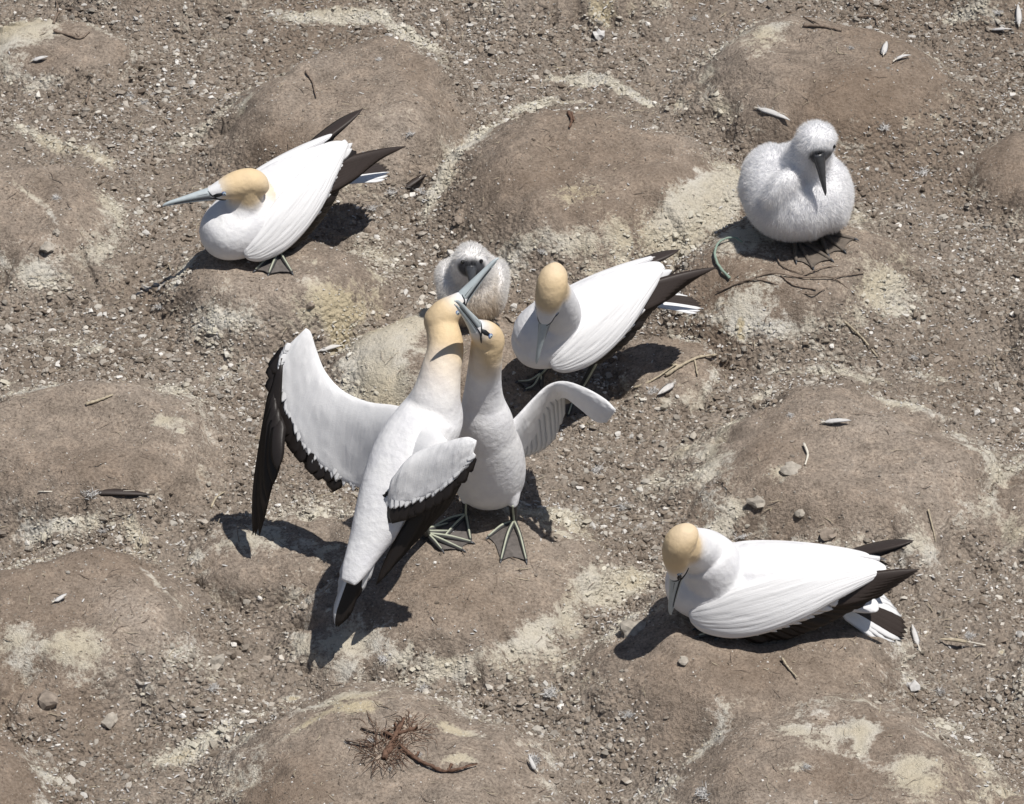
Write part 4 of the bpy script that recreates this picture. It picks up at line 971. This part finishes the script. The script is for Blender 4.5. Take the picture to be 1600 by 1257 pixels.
strand('stem', [(600, 1188), (612, 1165), (622, 1145), (632, 1128)], 10, M_rust, [[(622, 1150), (652, 1140)], [(618, 1158), (600, 1146)], [(622, 1146), (618, 1132)]])
strand('root', [(625, 1170), (648, 1188), (672, 1202), (700, 1208), (745, 1198)], 6, M_rust, [[(700, 1208), (706, 1198)], [(648, 1188), (655, 1180)]])
strand('root', [(540, 1160), (560, 1166), (580, 1168), (600, 1158)], 4, M_stick)
strand('root', [(565, 1140), (590, 1148), (615, 1146)], 4, M_stick)
def tangle(px, py, w, hgt, n, seed):
    c = G(px, py); parts = []; r = random.Random(seed); s = w/PPM/2
    for i in range(n):
        a = r.random()*6.28; q = r.random()**.6; p0 = c+Vector((math.cos(a)*s*q, math.sin(a)*s*q*1.1, .002)); a2 = a+r.uniform(-.9, .9); l = s*r.uniform(.4, 1.1)
        p2 = p0+Vector((math.cos(a2)*l, math.sin(a2)*l*1.1, r.uniform(0, .2)*s)); p1 = (p0+p2)/2+Vector((r.uniform(-.3, .3)*s, r.uniform(-.3, .3)*s, r.uniform(.0, hgt)*s))
        parts.append(tube([p0, p1, p2], [.0006, .0008, .0004], 6, 3))
    V, F = join(parts); mk('tangle', V, F, M_rust, weed)['kind'] = 'stuff'
tangle(594, 1180, 56, .35, 90, 4); tangle(642, 1143, 46, .25, 40, 5); tangle(612, 1162, 80, .2, 30, 6)
# loop of green cord beside the chick
lp = [(1140, 440), (1126, 425), (1117, 408), (1120, 390), (1132, 380), (1148, 377), (1160, 384)]
stick(lp, 5, 'loop of pale green cord on the ground left of the upper right chick', M_cord, 'cord', 'cord', .008)

loose_feather((60, 772), (238, 776), 18, 'long brown and white fallen feather lying level on the left gravel', M_brown, .42)
tuft(140, 772, 34, 'white down at the middle of the long fallen feather', 80, 3, .5)
loose_feather((610, 312), (668, 278), 15, 'dark brown fallen feather pointing up right beside the upper left gannet tail', M_brown, .35)
loose_feather((48, 99), (76, 95), 11, 'small white feather on the flat ground at the top left', M_white, .1)
loose_feather((496, 553), (532, 543), 14, 'broad pale feather lying right behind the raised wing wrist', M_white, .05)
loose_feather((1592, 45), (1592, 12), 14, 'pale curled feather standing at the top right corner', M_white, .05)
loose_feather((1545, 50), (1580, 54), 9, 'thin curved white feather below the top right corner', M_white, .1)
loose_feather((1438, 1022), (1422, 982), 12, 'white feather behind the tail tip of the bowed gannet', M_white, .2)
loose_feather((1540, 1012), (1465, 1002), 9, 'buff feather on gravel right of the bowed gannet tail', M_straw, .3)
loose_feather((1180, 172), (1238, 190), 16, 'pale spiky feather behind the upper right chick', M_white, .05)
loose_feather((1282, 664), (1330, 662), 12, 'ragged white feather on the crown of the right hand mound', M_white, .1)
loose_feather((82, 945), (108, 938), 10, 'little curled grey feather on the lower left mound', M_white, .1)
loose_feather((1380, 90), (1384, 70), 14, 'small upright white feather on the top right mound', M_white, .05)
loose_feather((1395, 100), (1418, 88), 9, 'tiny feather right of the upright white feather', M_white, .2)
loose_feather((1055, 600), (1030, 625), 16, 'largest white feather right of the open wing', M_white, .1)
loose_feather((840, 1210), (820, 1190), 10, 'narrow grey feather near the bottom edge', M_white, .1)
TU = [(1020, 612, 30, 'white down on gravel just right of the open wing hand'), (1045, 605, 20, 'smaller down tuft beside the open wing hand'), (1000, 828, 26, 'white down tuft right of the webbed foot'),
      (88, 310, 22, 'white down tuft on the upper left mound'), (495, 84, 18, 'down tuft on the crest of the top centre mound'), (592, 94, 16, 'small down tuft right of the top centre mound twig'),
      (1158, 838, 26, 'down tuft behind the back of the bowed gannet'), (848, 393, 22, 'pale down behind the small middle chick, right side'), (1235, 650, 16, 'small down tuft on the left of the right hand mound crown'),
      (1330, 76, 16, 'down tuft on the top right mound'), (930, 735, 34, 'scattered down on gravel right of the greeting pair'), (975, 792, 36, 'flattened down on gravel below the scattered down'),
      (860, 1085, 36, 'ragged white down on the gravel below the greeting pair'), (832, 1190, 38, 'white down near the bottom, left of the dark hollow'), (980, 1118, 26, 'small pale down ring on the dark slope'),
      (600, 1030, 30, 'down caught in the hollow below the black tail'), (660, 1075, 30, 'down on the gravel above the weed bundle'), (200, 150, 30, 'down tuft on the top left gravel'), (225, 160, 22, 'second down tuft on the top left gravel'),
      (580, 325, 34, 'big down tuft under the upper left gannet tail'), (612, 300, 28, 'down tuft by the dark fallen feather'), (640, 210, 26, 'grey down right of the upper left gannet wing tips'), (660, 300, 26, 'down tuft at the foot of the pale rim'),
      (1440, 270, 34, 'down among gravel right of the upper right chick'), (1480, 300, 22, 'curled down right of the upper right chick'), (1380, 200, 34, 'grey down on gravel behind the upper right chick'), (1430, 560, 20, 'down on gravel behind the right hand mound'),
      (545, 1160, 16, 'tuft left of the weed bundle'), (580, 1158, 16, 'tuft caught in the weed bundle'), (655, 1180, 14, 'tuft right of the weed bundle'), (1560, 20, 24, 'down beside the top right corner feather'),
      (1515, 995, 26, 'down tuft on gravel far right'), (1100, 1240, 40, 'down in the hollow at the bottom centre right'), (1260, 1200, 20, 'down on the bottom right mound'), (270, 140, 18, 'small down tuft beside the top centre mound'), (250, 480, 24, 'pale down on the slope under the upper left gannet'),
      (1085, 30, 18, 'down on the gravel at the top right of centre'), (160, 830, 20, 'down behind the lower left mound'), (330, 1075, 30, 'down beside the grey stone at lower left')]
for i, (px, py, w, lb) in enumerate(TU): tuft(px, py, w*.85, lb, 150, i+10, .28)

def litter(name, n, seed, mat, lo, hi, wd, label, keep):
    r = np.random.default_rng(seed); x = r.uniform(-1.36, 1.36, n*3); y = r.uniform(-1.6, 1.66, n*3); h, top, rim = gsample(x, y, GH, GTOP, GRIM)
    ok = r.random(len(x)) < keep(x, y, top); x, y, h = x[ok][:n], y[ok][:n], h[ok][:n]; n = len(x)
    a = r.random(n)*2*math.pi; L = lo+(hi-lo)*r.random(n)**2; t = (r.random(n)-.5)*.5
    d = np.stack([np.cos(a)*np.cos(t), np.sin(a)*np.cos(t), np.sin(t)], -1); s = np.stack([-np.sin(a), np.cos(a), 0*a], -1)*wd*(.5+r.random((n, 1))); u = np.cross(d, s)
    p = np.stack([x, y, h+.003], -1); bnd = s*0+np.stack([-np.sin(a), np.cos(a), 0*a+.3], -1)*(L*(r.random(n)-.5)*.35)[:, None]
    rows = [p-d*L[:, None]/2, p+bnd, p+d*L[:, None]/2]
    V = np.stack([q+o for q, k in zip(rows, (.6, 1, .4)) for o in (s*k, u*k*.8, -s*k)], 1)
    F = []
    for i in range(2):
        for j in range(3): k = (j+1) % 3; F += [(i*3+j, i*3+k, i*3+3+k), (i*3+j, i*3+3+k, i*3+3+j)]
    F = (np.array(F)[None]+(np.arange(n)*9)[:, None, None]).reshape(-1, 3)
    o = fast_mesh(name, V.reshape(-1, 3), F, mat); tag(o, label, None, None, 'stuff')
litter('twig_litter', 2800, 71, M_stick, .008, .045, .0008, 'tiny dark twigs and rootlets scattered over the ground', lambda x, y, t: .3+.5*clump(x, y))
litter('straw_litter', 2200, 72, M_straw, .006, .040, .0008, 'tiny pale straw bits scattered over the ground', lambda x, y, t: .2+.7*(1-t))
litter('down_litter', 5200, 73, M_puff, .003, .014, .0016, 'flecks of white down and feather barbs among the gravel', lambda x, y, t: (.05+.95*(1-t))*sstep(.45, .7, fbm(x*5, y*5, 400, 3)))

GROUPS = {'stone': 'stones lying loose on the colony floor', 'stick': 'sticks and twigs lying on the ground', 'stalk': 'pale dry stalks', 'gannet': 'adult gannets of the colony', 'chick': 'fluffy gannet chicks'}
for o in bpy.data.objects:
    c = o.get('category')
    if c in GROUPS: o['group'] = GROUPS[c]
    elif c == 'feather': o['group'] = 'down tufts among the gravel' if o.name.startswith('down') else 'loose feathers on the ground'
